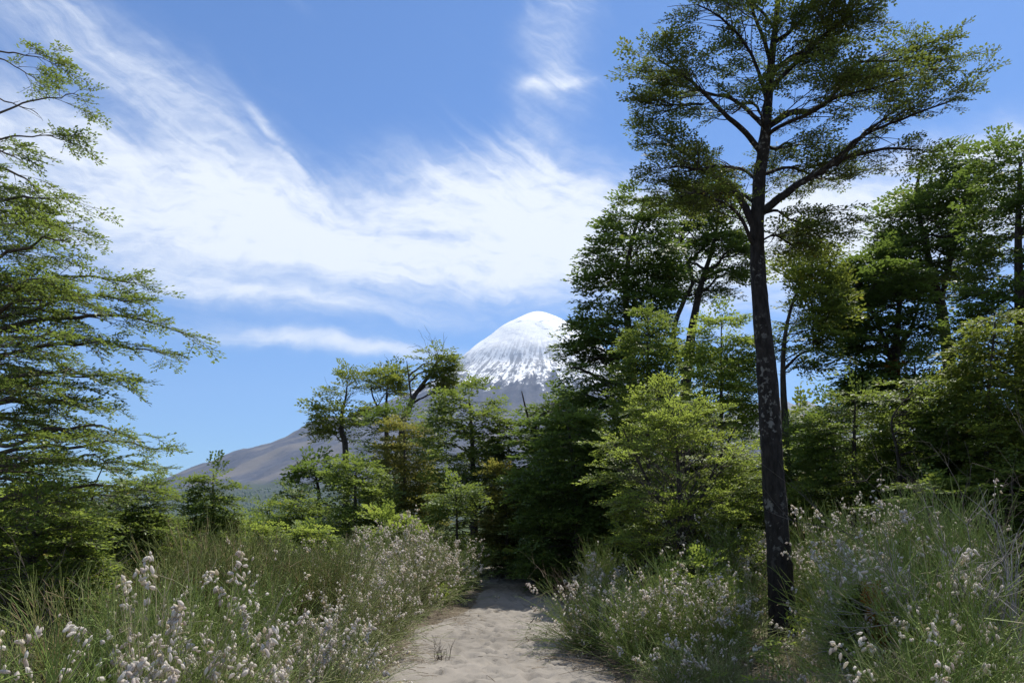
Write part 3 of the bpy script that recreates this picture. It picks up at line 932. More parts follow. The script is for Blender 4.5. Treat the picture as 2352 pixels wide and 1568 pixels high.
# ------------------------------------------------------------------ the big tree reaching in from the edge of the clearing
def reaching_tree():
    Y = 8.4; g = np.random.default_rng(6); pl = Plant(6)
    tp = [(-150, 1300), (-145, 1000), (-155, 700), (-140, 400), (-130, 150), (-120, -60)]
    TP = trunk_points(tp, Y, 0.05, 6, base_x=-150)
    S = spline(TP, 40); base = TP[0] + np.array((0, 0, 0.12))
    rt = root('beech_tree', base, 'glossy-leaved beech whose long arching branches reach out towards the volcano', 'tree')
    V, Q, T = tube(S, np.linspace(0.15, 0.03, 40), 14, 0.12, 9)
    mesh_obj('trunk', V - base, Q, T, BARK2, rt, True)
    tips = [  # (tip x, tip y, depth, droop factor)
        (140, 146, 0.3, 1), (208, 220, -0.2, 1), (110, 190, 0.8, 1), (178, 322, 0.1, 1), (105, 262, 0.5, 1), (48, 342, -0.6, 1),
        (75, 375, 0.6, .8), (200, 528, 0.3, 1), (150, 455, -0.3, .8), (190, 545, -0.9, 1), (120, 440, 1.0, .8), (105, 600, 0.8, 1),
        (352, 690, 0.2, 1.2), (350, 650, 0.6, 1), (240, 700, -0.7, 1), (130, 640, -1.2, .8), (470, 768, 0.3, 1.2), (420, 815, 0.7, 1),
        (300, 745, 1.1, 1), (250, 790, -0.4, 1), (310, 880, 0.2, .9), (230, 860, -1.0, .9), (285, 948, 0.6, .9), (200, 930, -0.6, .9),
        (415, 1028, 0.4, .8), (390, 1080, 0.9, .8), (330, 1000, -0.7, .8), (270, 1060, -1.1, .8), (400, 1130, 0.2, .7), (300, 1140, -0.5, .7),
        (180, 1010, -1.5, .8), (120, 900, -1.5, .8), (60, 780, -1.6, .8), (90, 700, 1.4, .8), (40, 520, -1.0, .8), (20, 620, -1.3, .8),
        (150, 820, 1.5, .8), (200, 1000, 1.6, .8), (140, 1120, 1.2, .7), (80, 1060, -1.8, .7), (200, 1180, 0.5, .6), (40, 960, -0.3, .6),
        (60, 470, 0.4, .7), (100, 540, 1.4, .7), (30, 860, 0.8, .7), (110, 760, 0.0, .7), (60, 650, 0.2, .7), (170, 740, 0.5, .8),
        (180, 880, -0.2, .8), (150, 960, 0.5, .8), (60, 1150, 0.2, .6), (160, 690, -0.4, .8), (100, 850, 0.4, .7), (240, 1000, 0.1, .7),
        (20, 1050, 0.6, .6), (0, 480, 0.8, .7), (0, 560, 0.1, .7), (0, 690, 0.5, .7), (10, 800, -0.3, .7), (0, 900, 0.9, .7), (120, 1090, 0.3, .6), (110, 660, 0.9, .8), (70, 820, -0.7, .8), (150, 1040, -0.4, .7),
        (70, 990, 1.0, .7), (30, 730, 0.9, .7), (90, 490, 0.1, .7), (20, 420, 0.3, .7), (210, 770, 0.2, .8), (60, 910, 0.2, .7),
    ]
    zz = S[:, 2]
    for k, (x, y, dz, dr) in enumerate(tips):
        x = x * 0.94 - 14 if x > 160 else x - 18
        end = U(x, y, Y) + np.array((0, dz, 0)); end[0] *= (Y + dz) / Y; end[2] = (end[2] - CAM_H) * (Y + dz) / Y + CAM_H
        hd = end[0] - S[0][0]
        zst = np.clip(end[2] - g.uniform(0.15, 0.42) * hd * (1.0 if y < 700 else 0.5), 0.9, zz[-1] - 0.05)
        st = np.array([np.interp(zst, zz, S[:, j]) for j in range(3)])
        L = np.linalg.norm(end - st)
        ctrl = st + (end - st) * 0.6 + np.array((0, 0, 0.17 * L * dr)) + g.normal(0, 0.03 * L, 3)
        B = bez(st, ctrl, end, 12); B[1:-1] += g.normal(0, 0.010 * L, (10, 3))
        if k < 44:
            V, Q, T = tube(spline(B, 18), np.linspace((0.012 + 0.003 * L) if y < 350 else (0.020 + 0.007 * L), 0.004, 18), 6, 0.1, k)
            mesh_obj('limb', V - base, Q, T, TWIG, rt, True)
        else:
            pl.chain(B, 0.024, 0.005)
        thin = y < 350
        pl.sub(B, 0.62 if thin else 0.36, int(3 + L * (1.3 if thin else 2.2)), 0.36 if thin else 0.46, 0.31, 0.15, 0.16, 0.007, 0.14)
        pl.fringe(B[8 if thin else 6:], 0.1, 0.30, 0.12)
    pl.build(rt, base, LEAF['left'], TWIG, 'fine', 0.0022, 0.39, 1.6)


big_tree()
reaching_tree()

# ------------------------------------------------------------------ the other trees, from the near ones to the far ones
G_PATH = 'beech trees round the bend of the path'
# (name, label, distance, trunk pixels, crown profile, branches, leaf, options)
TREES = [
    ('beech_tree', 'tall dark tree with layered drooping boughs, silhouetted against the snowy cone', 22.0,
     [(1462, 1000), (1448, 800), (1437, 670), (1450, 560), (1478, 436)],
     [(430, 1455, 1500), (480, 1400, 1545), (520, 1345, 1560), (560, 1335, 1570), (640, 1335, 1560), (700, 1310, 1560), (760, 1270, 1555),
      (850, 1235, 1560), (900, 1250, 1540), (945, 1340, 1500)], 80, 'dark',
     dict(r0=0.19, clump=0.33, size=0.70, ds=0.29, sub_len=0.36, base_x=1470, limbs=10, rise=(0.0, 0.45), droop=0.16)),
    ('beech_tree', 'tall tree with bare forked dark stems below a ragged crown, behind the bright bush', 24.5,
     [(1572, 960), (1584, 800), (1597, 712), (1614, 640), (1640, 560), (1652, 450)],
     [(415, 1570, 1680), (470, 1520, 1730), (540, 1510, 1745), (600, 1490, 1740), (665, 1530, 1730)], 46, 'dark',
     dict(r0=0.22, clump=0.33, size=0.66, ds=0.28, sub_len=0.36, base_x=1570, stems=[([(1576, 870), (1542, 775), (1567, 695), (1588, 645), (1560, 560)], 0.10)], limbs=9, low=0.5)),
    ('sapling_tree', 'pointed light green young beech in front of the dark layered tree', 17.5,
     [(1490, 1000), (1488, 850), (1487, 704)],
     [(700, 1475, 1500), (760, 1440, 1545), (820, 1420, 1560), (900, 1405, 1570), (990, 1400, 1570)], 40, 'mid',
     dict(r0=0.06, size=0.42, ds=0.19, sub_len=0.40, base_x=1492, clump=0.3, rise=(0.3, 0.8))),
    ('sapling_tree', 'light green feathery young beech hard against the tall dark trunk', 15.6,
     [(1660, 1000), (1658, 850), (1655, 708)],
     [(705, 1640, 1670), (760, 1600, 1720), (820, 1580, 1745), (900, 1570, 1755), (990, 1565, 1755)], 46, 'bright',
     dict(r0=0.06, size=0.42, ds=0.19, sub_len=0.40, base_x=1662, clump=0.3, rise=(0.4, 0.9))),
    ('beech_bush', 'big bright yellow-green beech bush spreading from the ground beside the path', 12.3,
     [(1560, 1200), (1555, 1050), (1540, 890)],
     [(880, 1490, 1580), (930, 1430, 1650), (990, 1370, 1730), (1060, 1340, 1750), (1120, 1375, 1755), (1180, 1390, 1750), (1240, 1420, 1750), (1300, 1450, 1740)],
     92, 'bright', dict(r0=0.06, size=0.36, ds=0.155, sub_len=0.44, base_x=1565, rise=(0.5, 1.25), low=0.02, tmpl='fine', twig=TWIG, limbs=12, lump=0.7, clump=0.33,
                        stems=[([(1562, 1240), (1480, 1080), (1430, 980)], 0.03), ([(1562, 1240), (1640, 1080), (1690, 980)], 0.03)])),
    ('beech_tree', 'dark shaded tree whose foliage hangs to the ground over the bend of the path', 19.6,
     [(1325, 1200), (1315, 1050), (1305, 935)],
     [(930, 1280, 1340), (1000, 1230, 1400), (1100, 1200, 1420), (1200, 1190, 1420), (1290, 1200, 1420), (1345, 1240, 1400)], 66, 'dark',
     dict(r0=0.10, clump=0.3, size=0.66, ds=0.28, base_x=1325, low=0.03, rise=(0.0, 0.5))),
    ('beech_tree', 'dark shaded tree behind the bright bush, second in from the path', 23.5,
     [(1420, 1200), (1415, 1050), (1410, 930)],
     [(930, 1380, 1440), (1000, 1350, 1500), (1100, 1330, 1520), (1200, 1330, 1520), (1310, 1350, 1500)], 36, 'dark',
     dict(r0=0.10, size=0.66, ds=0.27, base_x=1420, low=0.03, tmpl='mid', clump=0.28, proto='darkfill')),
    ('beech_tree', 'crooked dark-stemmed tree with an umbrella crown below the snow line', 26.0,
     [(1252, 1090), (1239, 1032), (1229, 1004), (1235, 960), (1270, 905)],
     [(885, 1255, 1320), (920, 1225, 1375), (960, 1200, 1380), (1000, 1195, 1380), (1030, 1215, 1340)], 30, 'dark',
     dict(r0=0.15, size=0.75, ds=0.32, base_x=1262, limbs=7, stems=[([(1232, 1010), (1210, 950), (1198, 900)], 0.05)], low=0.35)),
    ('beech_tree', 'broad layered green tree standing at the end of the path below the cone', 27.0,
     [(1088, 1150), (1084, 1000), (1078, 884)],
     [(880, 1060, 1090), (905, 1000, 1170), (950, 962, 1178), (1000, 968, 1168), (1060, 985, 1190), (1120, 975, 1205), (1180, 990, 1210), (1240, 1000, 1200), (1300, 1010, 1190)],
     72, 'mid', dict(r0=0.16, size=0.72, ds=0.30, base_x=1090, low=0.05, limbs=8, rise=(0.0, 0.5), lump=0.5, clump=0.28)),
    ('beech_tree', 'slender open tree with feathery tufts and dark stem, outlined against the blue sky', 36.0,
     [(794, 1040), (786, 993), (787, 950), (795, 917), (800, 860)],
     [(856, 785, 822), (880, 752, 850), (910, 735, 850), (950, 715, 845), (985, 718, 830), (1005, 745, 800)], 19, 'beech',
     dict(r0=0.17, size=0.85, ds=0.44, base_x=795, limbs=8, low=0.35, dead=7, tmpl='mid', rise=(0.5, 1.1), twig_r=0.004)),
    ('beech_tree', 'slender forked tree with a small round crown, beside the leaning one', 38.0,
     [(888, 990), (887, 950), (889, 910), (893, 840)],
     [(832, 872, 915), (855, 848, 930), (880, 842, 938), (908, 852, 932)], 12, 'beech',
     dict(r0=0.14, size=0.85, ds=0.44, base_x=890, limbs=6, low=0.5, dead=4, stems=[([(887, 965), (858, 915), (850, 880)], 0.06)], rise=(0.5, 1.1), twig_r=0.004)),
    ('beech_tree', 'leaning dark-stemmed tree whose tufted crown touches the snowy slope', 37.0,
     [(925, 985), (938, 945), (952, 910), (981, 868), (1006, 830), (1020, 806)],
     [(799, 985, 1042), (825, 957, 1052), (850, 968, 1046), (880, 985, 1045), (905, 985, 1025)], 13, 'beech',
     dict(r0=0.20, size=0.85, ds=0.44, base_x=918, limbs=8, low=0.5, dead=8, stems=[([(945, 925), (940, 870), (935, 830)], 0.05)], rise=(0.4, 1.0), twig_r=0.004)),
    ('beech_tree', 'small near-black tree at the foot of the slender open one', 33.0,
     [(735, 1160), (728, 1100), (722, 1052)],
     [(1045, 695, 760), (1080, 668, 780), (1120, 660, 790), (1150, 675, 790), (1190, 690, 780)], 24, 'dark',
     dict(r0=0.12, size=0.8, ds=0.36, base_x=735, tmpl='coarse')),
    ('beech_tree', 'olive-gold tree with thin yellowing tops', 30.0,
     [(930, 1150), (930, 1050), (928, 952)],
     [(945, 915, 942), (990, 885, 980), (1040, 872, 1000), (1100, 855, 1010), (1160, 860, 1020), (1240, 870, 1010)], 46, 'olive',
     dict(r0=0.10, size=0.7, ds=0.32, base_x=930, rise=(0.6, 1.3), lump=0.7, twig=TWIG)),
    ('beech_tree', 'deep green tree filling the gap under the leaning one', 34.0,
     [(900, 1100), (900, 1000), (905, 925)],
     [(920, 870, 950), (960, 825, 1000), (1010, 800, 1010), (1060, 790, 1000), (1140, 780, 1000)], 36, 'dark',
     dict(base_x=900, proto='darkfill')),
    ('beech_bush', 'rounded mid green bush tree standing before the near-black one', 26.0,
     [(815, 1180), (815, 1100), (818, 1055)],
     [(1050, 795, 850), (1090, 745, 900), (1140, 722, 920), (1190, 712, 930), (1250, 720, 930)], 46, 'mid',
     dict(r0=0.08, size=0.62, ds=0.27, base_x=815, low=0.04)),
    ('beech_bush', 'low green bush tree at the edge of the blue forest slope', 30.0,
     [(700, 1210), (690, 1170), (676, 1128)],
     [(1125, 662, 690), (1160, 648, 740), (1200, 632, 765), (1255, 622, 770)], 30, 'mid',
     dict(r0=0.07, size=0.68, ds=0.30, base_x=700, low=0.04)),
    ('beech_bush', 'mid green young tree flecked with rusty leaves at the bend of the path', 25.0,
     [(1165, 1220), (1162, 1140), (1160, 1066)],
     [(1060, 1145, 1178), (1120, 1112, 1210), (1180, 1102, 1222), (1240, 1105, 1215), (1300, 1112, 1205)], 34, 'olive',
     dict(r0=0.07, size=0.6, ds=0.27, base_x=1165, low=0.04)),
    ('sapling_tree', 'layered green sapling with a thin dark stem before the broad tree', 22.0,
     [(1050, 1240), (1049, 1160), (1048, 1094)],
     [(1090, 1040, 1058), (1130, 1005, 1095), (1180, 990, 1110), (1230, 990, 1110), (1275, 1000, 1100)], 30, 'mid',
     dict(r0=0.05, size=0.52, ds=0.25, base_x=1050, low=0.06, rise=(-0.1, 0.3))),
    ('beech_tree', 'small flat-topped tree outlined on the bare far hills', 33.0,
     [(1850, 1060), (1846, 990), (1842, 920)],
     [(932, 1836, 1852), (942, 1800, 1890), (960, 1795, 1900), (1010, 1790, 1905), (1070, 1790, 1905)], 34, 'beech',
     dict(r0=0.12, size=0.8, ds=0.36, base_x=1850, limbs=6, rise=(-0.05, 0.4), tmpl='coarse')),
    ('beech_tree', 'dark thin tree just behind the tall trunk, its limbs curving up on one side', 17.0,
     [(1802, 1020), (1795, 880), (1800, 780), (1825, 690), (1850, 600)],
     [(545, 1800, 1890), (580, 1780, 1930), (640, 1790, 1950), (700, 1785, 1940), (760, 1780, 1930), (810, 1780, 1920), (845, 1795, 1885)], 34, 'beech',
     dict(r0=0.10, size=0.5, ds=0.26, base_x=1804, limbs=8, low=0.3, lump=0.7, stems=[([(1797, 860), (1840, 812), (1885, 795)], 0.035)])),
    ('beech_tree', 'broad dark tree whose trunk shows through its leaves, beside the tallest pale-topped one', 20.0,
     [(2075, 1000), (2056, 904), (2056, 807), (2060, 744), (2072, 650), (2060, 570)],
     [(560, 2020, 2080), (600, 1930, 2100), (660, 1900, 2130), (740, 1890, 2140), (820, 1900, 2150), (880, 1900, 2150), (940, 1910, 2160)], 78, 'dark',
     dict(r0=0.18, clump=0.31, size=0.66, ds=0.29, base_x=2080, limbs=10, low=0.25, stems=[([(2056, 860), (2010, 740), (1960, 660)], 0.07), ([(2056, 830), (2100, 740), (2120, 660)], 0.06)])),
    ('beech_tree', 'tallest green tree with sunlit ragged top and forking stems, behind the broom bank', 21.0,
     [(2190, 950), (2165, 720), (2152, 673), (2127, 576), (2106, 458), (2112, 345)],
     [(335, 2085, 2185), (380, 2070, 2230), (440, 2060, 2250), (480, 2015, 2260), (540, 2010, 2270), (600, 1995, 2250), (670, 2000, 2240)], 68, 'dark',
     dict(r0=0.20, clump=0.31, size=0.68, ds=0.30, base_x=2195, limbs=10, low=0.4, stems=[([(2158, 700), (2182, 555), (2207, 442), (2222, 390)], 0.08)])),
    ('beech_tree', 'massive dark tree walling off the far side of the broom bank', 16.5,
     [(2352, 1050), (2348, 800), (2345, 550), (2340, 330)],
     [(310, 2235, 2380), (350, 2218, 2440), (420, 2262, 2480), (520, 2255, 2490), (620, 2240, 2500), (720, 2205, 2500), (820, 2195, 2500), (920, 2200, 2500), (1010, 2210, 2490), (1120, 2240, 2470)],
     118, 'dark', dict(r0=0.22, clump=0.33, size=0.58, ds=0.25, base_x=2352, limbs=10, low=0.1, sub_len=0.34)),
    ('sapling_tree', 'layered light green sapling next to the tall dark trunk', 14.6,
     [(1962, 1080), (1960, 980), (1958, 875)],
     [(870, 1950, 1968), (920, 1900, 2030), (980, 1855, 2060), (1040, 1832, 2080), (1100, 1822, 2090), (1165, 1830, 2080)], 52, 'mid',
     dict(r0=0.06, size=0.42, ds=0.18, base_x=1962, low=0.04, rise=(-0.1, 0.35), clump=0.28, proto='sapling')),
    ('sapling_tree', 'layered light green sapling with a thin leaning stem above the white seed heads', 13.4,
     [(2066, 1110), (2058, 1030), (2046, 960), (2095, 858)],
     [(850, 2085, 2125), (900, 2050, 2190), (960, 2030, 2215), (1030, 2035, 2235), (1105, 2060, 2225)], 48, 'mid',
     dict(r0=0.045, size=0.40, ds=0.18, base_x=2072, low=0.06, clump=0.28, rise=(-0.1, 0.35))),
    ('beech_tree', 'green young tree with rust-tinged leaves in front of the massive dark one', 12.4,
     [(2275, 1080), (2272, 900), (2275, 706)],
     [(700, 2255, 2300), (780, 2205, 2350), (880, 2185, 2390), (960, 2175, 2410), (1050, 2185, 2410), (1110, 2200, 2400)], 62, 'beech',
     dict(r0=0.07, size=0.42, ds=0.19, base_x=2278, low=0.04, clump=0.3, rise=(0.0, 0.5))),
    ('sapling_tree', 'little pale green sapling squeezed between the tall trunk and the layered ones', 16.0,
     [(1852, 1120), (1850, 1050), (1846, 966)],
     [(960, 1835, 1858), (1010, 1805, 1900), (1080, 1798, 1920), (1160, 1800, 1930)], 32, 'bright',
     dict(base_x=1852, proto='sapling')),
    ('sapling_tree', 'open green sapling with dark slanting stems under the arching branches', 11.5,
     [(262, 1220), (295, 1150), (335, 1085)],
     [(1075, 320, 380), (1105, 285, 400), (1140, 255, 405), (1180, 240, 415), (1230, 232, 425), (1290, 232, 420)], 36, 'left',
     dict(r0=0.04, size=0.34, ds=0.17, base_x=240, low=0.05, twig=TWIG, tmpl='fine', stems=[([(250, 1240), (225, 1150), (262, 1060)], 0.02)])),
    ('sapling_tree', 'spire-topped sapling standing against the grey volcano flank', 16.0,
     [(488, 1190), (486, 1130), (490, 1058)],
     [(1072, 486, 495), (1100, 466, 512), (1130, 452, 524), (1170, 440, 540), (1215, 425, 555), (1265, 415, 560)], 38, 'mid',
     dict(r0=0.05, size=0.40, ds=0.20, base_x=488, low=0.05, lump=0.6, rise=(0.0, 0.5))),
    ('sapling_tree', 'tiny spindly tree alone in front of the blue forest slope', 40.0,
     [(616, 1215), (615, 1180), (614, 1152)],
     [(1150, 610, 618), (1175, 602, 634), (1205, 598, 642), (1225, 600, 640)], 14, 'mid',
     dict(r0=0.06, size=0.7, ds=0.4, base_x=616, limbs=2)),
    ('beech_bush', 'yellow-green bush crouching under the arching branches', 7.2,
     [(60, 1340), (80, 1240), (100, 1130)],
     [(1120, 50, 160), (1180, -40, 235), (1250, -90, 250), (1320, -90, 240), (1400, -60, 215)], 52, 'bright',
     dict(r0=0.03, size=0.24, ds=0.115, base_x=60, low=0.04, tmpl='fine', twig=TWIG)),
    ('beech_bush', 'low yellow-green bush between the spire-topped sapling and the broom', 20.0,
     [(580, 1260), (580, 1235), (582, 1205)],
     [(1200, 560, 610), (1225, 530, 650), (1255, 520, 670), (1285, 525, 660)], 30, 'bright',
     dict(r0=0.03, size=0.42, ds=0.19, base_x=580, low=0.04, clump=0.26, proto='lowbush')),
    ('beech_bush', 'low bright bush in front of the rounded bush tree', 21.0,
     [(700, 1270), (700, 1240), (705, 1212)],
     [(1208, 680, 740), (1235, 650, 790), (1265, 645, 800), (1290, 650, 790)], 30, 'bright',
     dict(base_x=700, proto='lowbush')),
    ('beech_bush', 'low green bush behind the whitest seed-headed broom', 19.5,
     [(900, 1260), (900, 1220), (898, 1182)],
     [(1178, 880, 930), (1210, 850, 980), (1250, 840, 1000), (1290, 850, 990)], 32, 'mid',
     dict(base_x=900, proto='lowbush')),
    ('beech_bush', 'small vivid green bush at the foot of the bright spreading one', 10.6,
     [(1600, 1380), (1600, 1340), (1600, 1295)],
     [(1285, 1560, 1640), (1310, 1530, 1690), (1350, 1525, 1700), (1400, 1540, 1690)], 34, 'bright',
     dict(base_x=1600, proto='lowbush')),
    ('beech_bush', 'small green bush with a rusty clump below, in the broom beside the tall trunk', 6.6,
     [(1985, 1500), (1985, 1430), (1985, 1370)],
     [(1350, 1960, 2020), (1390, 1930, 2060), (1450, 1925, 2070), (1520, 1930, 2060)], 30, 'mid',
     dict(r0=0.015, size=0.17, ds=0.085, base_x=1985, low=0.04, tmpl='fine')),
    ('beech_tree', 'dark tree filling the gap behind the forked one', 28.0,
     [(1640, 1100), (1640, 950), (1650, 800)],
     [(790, 1620, 1700), (850, 1590, 1730), (930, 1560, 1760), (1020, 1550, 1780), (1120, 1560, 1780)], 40, 'dark',
     dict(base_x=1640, proto='darkfill')),
    ('beech_tree', 'dark round tree closing the view behind the layered saplings', 24.0,
     [(1950, 1100), (1950, 1000), (1955, 900)],
     [(890, 1920, 1990), (950, 1880, 2050), (1020, 1860, 2080), (1100, 1860, 2090), (1170, 1870, 2080)], 40, 'dark',
     dict(base_x=1950, proto='darkfill')),
    ('beech_tree', 'dark tree behind the sapling with the leaning stem', 19.0,
     [(2150, 1100), (2150, 1000), (2160, 800)],
     [(790, 2130, 2200), (860, 2080, 2260), (940, 2050, 2300), (1030, 2050, 2310), (1120, 2060, 2300)], 48, 'dark',
     dict(base_x=2150, proto='darkfill')),
]
PROTO = {}
ORD = ('first second third fourth fifth sixth seventh eighth ninth tenth eleventh twelfth thirteenth fourteenth fifteenth sixteenth '
       'seventeenth eighteenth nineteenth twentieth twenty-first twenty-second').split()


def copy_plant(key, name, label, cat, x, y, H, W, rz, group=None):
    """a copy of a built plant with its parts, stretched to height H and width W"""
    src, h0, w0 = PROTO[key]
    rt = root(name, (x, y, float(ground_z(x, y))), label, cat, group)
    rt.rotation_euler = (0, 0, rz); rt.scale = (W / w0, W / w0, H / h0)
    for ch in list(src.children):
        c = ch.copy(); C.objects.link(c); c.parent = rt
    return rt


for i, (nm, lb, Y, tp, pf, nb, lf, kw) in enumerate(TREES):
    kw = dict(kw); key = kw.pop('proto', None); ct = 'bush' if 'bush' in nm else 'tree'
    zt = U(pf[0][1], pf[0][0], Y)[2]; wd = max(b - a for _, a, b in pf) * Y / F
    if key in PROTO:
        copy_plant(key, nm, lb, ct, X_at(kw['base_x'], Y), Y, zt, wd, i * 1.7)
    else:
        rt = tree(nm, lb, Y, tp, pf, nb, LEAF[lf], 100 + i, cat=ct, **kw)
        if lb.startswith('broad dark tree whose trunk'):            # a withered spray low on its stem
            pr = Plant(900); c0 = U(2066, 858, Y - 0.8); gg = pr.g; b0 = np.array(rt.location)
            pr.spray(c0 + gg.normal(0, 0.22, (16, 3)), gg.normal(0, 1, (16, 3)) * np.array((1, 1, 0.4)), 0.5, 0.5)
            a_ = norm(np.vstack(pr.sa)); n_ = np.vstack(pr.sn); n_ = norm(n_ - (n_ * a_).sum(1, keepdims=True) * a_)
            M_ = np.stack((a_, np.cross(n_, a_), n_), 1) * pr.ss[0][:, None, None]
            LV_ = (np.einsum('mj,njk->nmk', SPRAY['mid'][1][0], M_) + pr.sp[0][:, None]).reshape(-1, 3) - b0
            wo = mesh_obj('withered_spray', LV_, np.arange(len(LV_)).reshape(-1, 4), None, LEAF['orange'], rt, False, 'stuff')
            wo['label'] = 'withered rust-red leaves'
        if key:
            PROTO[key] = (rt, zt, wd)

# the thicket closing the view further back: (column, distance, top row, width in metres, kind, label)
TH_L = 'thicket tree behind the arching branches'
TH_R = 'thicket tree behind the broom bank'
TH_M = 'low scrub tree before the wooded slope'
THICKET = [
    (-60, 16, 1060, 4.0, 'darkfill', TH_L), (60, 20, 1130, 4.0, 'darkfill', TH_L), (180, 18, 1195, 3.0, 'sapling', TH_L), (290, 24, 1192, 3.6, 'darkfill', TH_L),
    (390, 28, 1205, 3.6, 'sapling', TH_L), (120, 14, 1175, 2.8, 'sapling', TH_L), (330, 19, 1212, 2.8, 'lowbush', TH_L), (20, 12, 1160, 2.8, 'lowbush', TH_L),
    (450, 24, 1190, 3.6, 'lowbush', TH_M), (530, 30, 1200, 4.2, 'lowbush', TH_M), (640, 34, 1200, 4.5, 'lowbush', TH_M), (470, 40, 1200, 5.0, 'darkfill', TH_M), (560, 44, 1198, 5.0, 'sapling', TH_M), (760, 38, 1150, 5.0, 'darkfill', TH_M),
    (1800, 26, 1040, 4.5, 'darkfill', TH_R), (1870, 29, 1010, 5.0, 'darkfill', TH_R), (2020, 28, 980, 5.5, 'darkfill', TH_R), (2120, 25, 1000, 5.0, 'darkfill', TH_R),
    (2240, 22, 960, 5.0, 'darkfill', TH_R), (2340, 19, 1000, 4.5, 'darkfill', TH_R), (2440, 14, 950, 4.0, 'darkfill', TH_R), (1760, 21, 1080, 3.5, 'sapling', TH_R), (2000, 17, 1100, 3.0, 'sapling', TH_R),
    (2160, 12.5, 1100, 2.2, 'sapling', TH_R), (2330, 11.5, 1060, 2.4, 'sapling', TH_R), (2240, 14, 1050, 2.6, 'sapling', TH_R), (1700, 17.5, 1060, 2.6, 'sapling', TH_R),
    (1340, 23.5, 885, 4.2, 'darkfill', TH_R), (1305, 27.5, 905, 4.6, 'darkfill', TH_R), (1310, 21.5, 1060, 2.8, 'darkfill', TH_R),
    (1480, 27, 960, 5.0, 'darkfill', TH_R), (1560, 31, 960, 5.5, 'darkfill', TH_R), (1240, 30, 1080, 4.0, 'darkfill', TH_R), (1140, 36, 1080, 4.5, 'darkfill', TH_R),
]
for i, (px, Y, ty, W, key, lb) in enumerate(THICKET):
    (ax, ay), words = {TH_L: ((X_at(240, 11.5), 11.5), 'from the open sapling'), TH_R: ((X_at(1800, 10.2), 10.2), 'from the tall trunk'),
                       TH_M: ((X_at(488, 16.0), 16.0), 'from the spire-topped sapling')}[lb]
    dd = sorted(math.hypot(X_at(q[0], q[1]) - ax, q[1] - ay) for q in THICKET if q[5] == lb)
    rank = dd.index(math.hypot(X_at(px, Y) - ax, Y - ay)) + 1
    full = '%s, %s %s' % (lb, ORD[rank - 1], words)
    copy_plant(key, 'beech_tree', full, 'tree', X_at(px, Y), Y, U(px, ty, Y)[2], W, i * 2.1 + 0.4, {TH_L: 'thicket behind the arching branches', TH_R: 'thicket behind the broom bank', TH_M: 'scrub before the wooded slope'}[lb])

# ------------------------------------------------------------------ broom shrubs with white fluffy seed heads
def seed_head_mesh(seed):
    """a drooping fluffy seed head, hung from its origin, about 4 cm long"""
    g = np.random.default_rng(seed); L, W = 0.050, 0.0092; n, sd = 4, 6
    prof = [(0.10, 0.55), (0.36, 1.0), (0.66, 0.95), (0.90, 0.50)]
    bend = g.uniform(-0.006, 0.006); V = [(0, 0, 0)]
    for s, w in prof:
        for k in range(sd):
            a = 2 * math.pi * k / sd; q = W * w * g.uniform(0.82, 1.2)
            V.append((math.cos(a) * q + bend * s * s * 4, math.sin(a) * q, -L * s))
    V.append((bend * 4, 0, -L))
    T = [(0, 1 + (k + 1) % sd, 1 + k) for k in range(sd)]; Q = []
    for r in range(n - 1):
        for k in range(sd):
            a = 1 + r * sd; Q.append((a + k, a + (k + 1) % sd, a + sd + (k + 1) % sd, a + sd + k))
    a = 1 + (n - 1) * sd; T += [(a + k, a + (k + 1) % sd, len(V) - 1) for k in range(sd)]
    return np.array(V), np.array(Q), np.array(T)


HEADS = [seed_head_mesh(s) for s in range(4)]
HEAD_MESH = []
for hv, hq, ht in HEADS:
    tmp = mesh_obj('seed_head', hv, hq, ht, FLUFF, None, True); HEAD_MESH.append(tmp.data); bpy.data.objects.remove(tmp)


def heads_far(P, D, S, g):
    """the same for far shrubs: eight faces a head"""
    n = len(P); d = norm(D); h = np.where(abs(d[:, 2:3]) < 0.9, np.array((0, 0, 1.0)), np.array((1.0, 0, 0)))
    u = norm(np.cross(d, h)); v = np.cross(d, u); S = S[:, None]; Vs = [P]
    for k in range(4):
        a = math.pi * k / 2
        Vs.append(P + d * 0.021 * S + (u * math.cos(a) + v * math.sin(a)) * 0.0115 * S * g.uniform(0.8, 1.25, (n, 1)))
    Vs.append(P + d * 0.042 * S)
    i = (np.arange(n) * 6)[:, None, None]
    t = np.array([[0, 1 + (k + 1) % 4, 1 + k] for k in range(4)] + [[1 + k, 1 + (k + 1) % 4, 5] for k in range(4)])[None]
    return np.stack(Vs, 1).reshape(-1, 3), np.zeros((0, 4), int), (i + t).reshape(-1, 3)


def heads_mass(P, D, S, g):
    """many seed heads as one mesh: a lighter five-sided form each"""
    n = len(P); d = norm(D); h = np.where(abs(d[:, 2:3]) < 0.9, np.array((0, 0, 1.0)), np.array((1.0, 0, 0)))
    u = norm(np.cross(d, h)); v = np.cross(d, u); S = S[:, None]
    Vs = [P]
    for s, w in ((0.3, 0.95), (0.72, 0.9)):
        for k in range(4):
            a = math.pi * k / 2; q = 0.0100 * w * S * g.uniform(0.8, 1.25, (n, 1))
            Vs.append(P + d * 0.042 * s * S + (u * math.cos(a) + v * math.sin(a)) * q)
    Vs.append(P + d * 0.042 * S)
    V = np.stack(Vs, 1).reshape(-1, 3); i = (np.arange(n) * 10)[:, None, None]
    q = np.array([[1 + k, 1 + (k + 1) % 4, 5 + (k + 1) % 4, 5 + k] for k in range(4)])[None]
    t = np.array([[0, 1 + (k + 1) % 4, 1 + k] for k in range(4)] + [[5 + k, 5 + (k + 1) % 4, 9] for k in range(4)])[None]
    return V, (i + q).reshape(-1, 4), (i + t).reshape(-1, 3)


